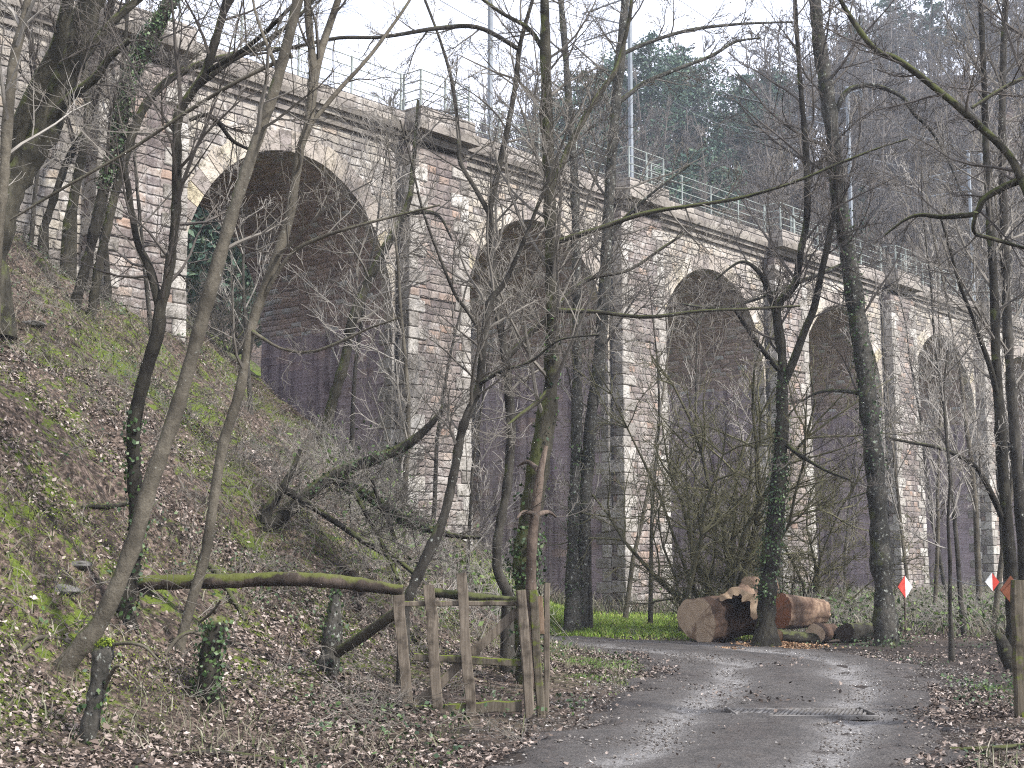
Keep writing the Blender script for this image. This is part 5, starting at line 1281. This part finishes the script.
while len(spots) < 460:
    az_ = r.uniform(-.13, .42); y = 78 + 105 * r.random() ** 1.1; x = az_ * y; s_, n_ = wall_st(x, y)
    if n_ > 9: spots.append((x, y))
wood(spots, 'far_wood', 'mass of bare grey trees covering the far valley side', TW_FAR, 4)

# single trees close behind the viaduct
nm = ['behind the refuge between second and third arches', 'above the parapet over the third arch', 'above the parapet left of the fourth arch refuge', 'above the fourth arch', 'right of the fourth arch refuge', 'above the fifth arch', 'right of the fifth arch', 'at the right border behind the viaduct']
for i, (px, Y) in enumerate([(655, 66), (720, 70), (775, 68), (835, 74), (895, 78), (930, 80), (975, 84), (1015, 82)]):
    sapling(px, Y, 17 + (i % 3) * 2, .16, 'bare tall tree ' + nm[i], 400 + i, B_PALE if i % 2 else B_GREY, TW_FAR, n=26, alen=4.2, levels=2, start=.35, kids=(7, 5, 4))

def conifer(px, Y, hgt, label, seed, wide=.26, base=.25, mat=NEEDLE, round_=False, dens=1.0):
    hgt = hgt * .82 if Y > 90 else hgt
    r = np.random.default_rng(seed); x = (px - 512) / FOC * Y; z = ground(x, Y); b = np.array([x, Y, z]); e = empty('evergreen_tree', b, label, 'tree', 'evergreens beyond the viaduct')
    u = MB(); u.line([b + (0, 0, q * hgt) for q in (-.03, .3, .6, .97)], [.22, .17, .11, .03], 7); u.build('trunk', B_DARK, e, loc=b)
    P = []; N = []; bm_ = MB()
    for k in range(int(72 * dens)):
        t = base + (1 - base) * r.random() ** .9; a = r.uniform(0, 6.28); prof = (math.sqrt(max(0, 1 - ((t - base) / (1 - base) * 1.9 - .9) ** 2)) if round_ else (1.06 - (t - base) / (1 - base)))
        L = hgt * wide * max(.12, prof) * r.uniform(.5, 1.2); s = b + (0, 0, t * hgt); d = np.array([math.cos(a), math.sin(a), r.uniform(-.15, .35)])
        bm_.line([s, s + d * L * .6, s + d * L], [.05, .03, .012], 4)
        m = int(75 * max(.4, L / 2.5)); q = r.random(m) ** .7; P.append(s + d * (L * q)[:, None] + r.normal(0, 1, (m, 3)) * (.16 * L * (.35 + .65 * q))[:, None] * (1, 1, .6)); N.append(r.normal(0, 1, (m, 3)) + (0, 0, .7))
    bm_.build('twigs', B_DARK, e, loc=b)
    P = np.concatenate(P); N = np.concatenate(N); u = MB(); u.leaves(P, N, r.uniform(.10, .26, len(P)), r, asp=.45); u.build('crown', mat, e, loc=b, smooth=False)
for i, (px, Y, hg, lab, wd, rd) in enumerate([
    (402, 104, 14, 'small round evergreen peeping over the parapet left of the sky mast', .30, True), (440, 120, 12, 'low evergreen crown right of the small round one', .32, True),
    (556, 120, 17, 'blue green pine seen between sky mast and ivy footed trunk', .26, True), (590, 122, 19, 'broad pine left of the mast before the evergreens', .28, True), (622, 128, 19, 'pine directly behind the mast before the evergreens', .25, True),
    (655, 122, 22, 'tall dark pine right of the mast before the evergreens', .25, True), (690, 130, 19, 'wide pine on the skyline above the third arch', .27, True), (668, 100, 16, 'lower evergreen in front of the tall dark pine', .28, True),
    (725, 116, 14, 'green fir halfway up the far slope above the third arch', .22, False), (800, 170, 17, 'dark fir on the skyline left of the tallest trunk', .22, False), (870, 168, 19, 'dark pine on the skyline right of the tallest trunk', .25, True), (905, 172, 18, 'highest dark pine near the top border', .25, True),
    (950, 160, 17, 'dark fir above the right end of the viaduct', .22, False), (870, 105, 11, 'single green fir low on the far slope', .24, False), (1000, 168, 18, 'dark pine in the upper right corner', .25, True),
    (706, 108, 14, 'low spreading pine above the refuge between third and fourth arches', .30, True), (748, 126, 15, 'spreading pine on the slope left of the tallest trunk', .30, True), (640, 96, 12, 'small dark fir just over the refuge behind the mast', .30, False), (780, 140, 15, 'pine high on the slope left of the tallest trunk', .28, True),
    (212, 52, 9, 'dark evergreen seen through the opening of the big left arch', .34, True), (240, 58, 11, 'second dark evergreen behind the big left arch, against the pier', .34, True), (190, 62, 12, 'tall dark evergreen deep behind the left edge of the big arch', .34, True)]):
    conifer(px, Y, hg, lab, 500 + i, wd, .1 if Y < 90 else .22, round_=rd, dens=1.3 if Y > 90 else 1.6)

# ------------------------------------------------------------------ air
u = MB(); u.box((30, 130, 46), 320, 420, 100)
hz = bpy.data.materials.new('haze'); hz.use_nodes = True; hn = hz.node_tree.nodes; hn.remove(hn['Principled BSDF'])
pv = hn.new('ShaderNodeVolumePrincipled'); pv.inputs['Color'].default_value = (.80, .86, .97, 1); pv.inputs['Density'].default_value = 0.0006
hz.node_tree.links.new(pv.outputs[0], hn['Material Output'].inputs['Volume'])
haze = u.build('haze', hz, smooth=False); tag(haze, kind='stuff'); haze['label'] = 'thin blue grey haze filling the valley'

# ------------------------------------------------------------------ light, sky, render
SUN_EL, SUN_AZ = math.radians(43), math.radians(124)     # azimuth: where the light comes from, clockwise from +Y
sd = bpy.data.lights.new('sun', 'SUN'); sd.energy = 3.1; sd.angle = math.radians(5); sd.color = (1.0, .97, .93)
so = bpy.data.objects.new('sun', sd); COL.objects.link(so)
dirv = Vector((math.sin(SUN_AZ) * math.cos(SUN_EL), math.cos(SUN_AZ) * math.cos(SUN_EL), math.sin(SUN_EL)))
so.rotation_euler = dirv.to_track_quat('Z', 'Y').to_euler(); so.location = dirv * 60
W = bpy.data.worlds.new('World'); SC.world = W; W.use_nodes = True
nt = W.node_tree; bg = nt.nodes['Background']
sky = nt.nodes.new('ShaderNodeTexSky'); sky.sky_type = 'NISHITA'; sky.sun_disc = False; sky.sun_elevation = SUN_EL; sky.sun_rotation = SUN_AZ
tc = nt.nodes.new('ShaderNodeTexCoord'); nz = nt.nodes.new('ShaderNodeTexNoise'); nz.inputs['Scale'].default_value = 2.6; nz.inputs['Detail'].default_value = 6
mp = nt.nodes.new('ShaderNodeMapping'); mp.inputs['Scale'].default_value = (1, 1, 2.4); nt.links.new(tc.outputs['Generated'], mp.inputs[0]); nt.links.new(mp.outputs[0], nz.inputs['Vector'])
mr = nt.nodes.new('ShaderNodeMapRange'); mr.inputs[1].default_value = .30; mr.inputs[2].default_value = .62; mr.inputs[3].default_value = .55; mr.inputs[4].default_value = 1.0; nt.links.new(nz.outputs['Fac'], mr.inputs[0])
mx = nt.nodes.new('ShaderNodeMix'); mx.data_type = 'RGBA'; nt.links.new(mr.outputs[0], mx.inputs[0]); nt.links.new(sky.outputs[0], mx.inputs[6]); mx.inputs[7].default_value = (7.0, 7.3, 8.4, 1)
nt.links.new(mx.outputs[2], bg.inputs['Color']); bg.inputs['Strength'].default_value = 0.10
SC.render.engine = 'CYCLES'
cy = SC.cycles
cy.max_bounces = 6; cy.diffuse_bounces = 5; cy.glossy_bounces = 2; cy.transmission_bounces = 2; cy.volume_bounces = 1; cy.transparent_max_bounces = 4
cy.use_denoising = False
cy.pixel_filter_type = 'BLACKMAN_HARRIS'; cy.filter_width = 1.15
try: cy.denoiser = 'OPENIMAGEDENOISE'
except Exception: pass
SC.view_settings.view_transform = 'Standard'; SC.view_settings.look = 'None'; SC.view_settings.gamma = 1.0; SC.view_settings.exposure = 1.36
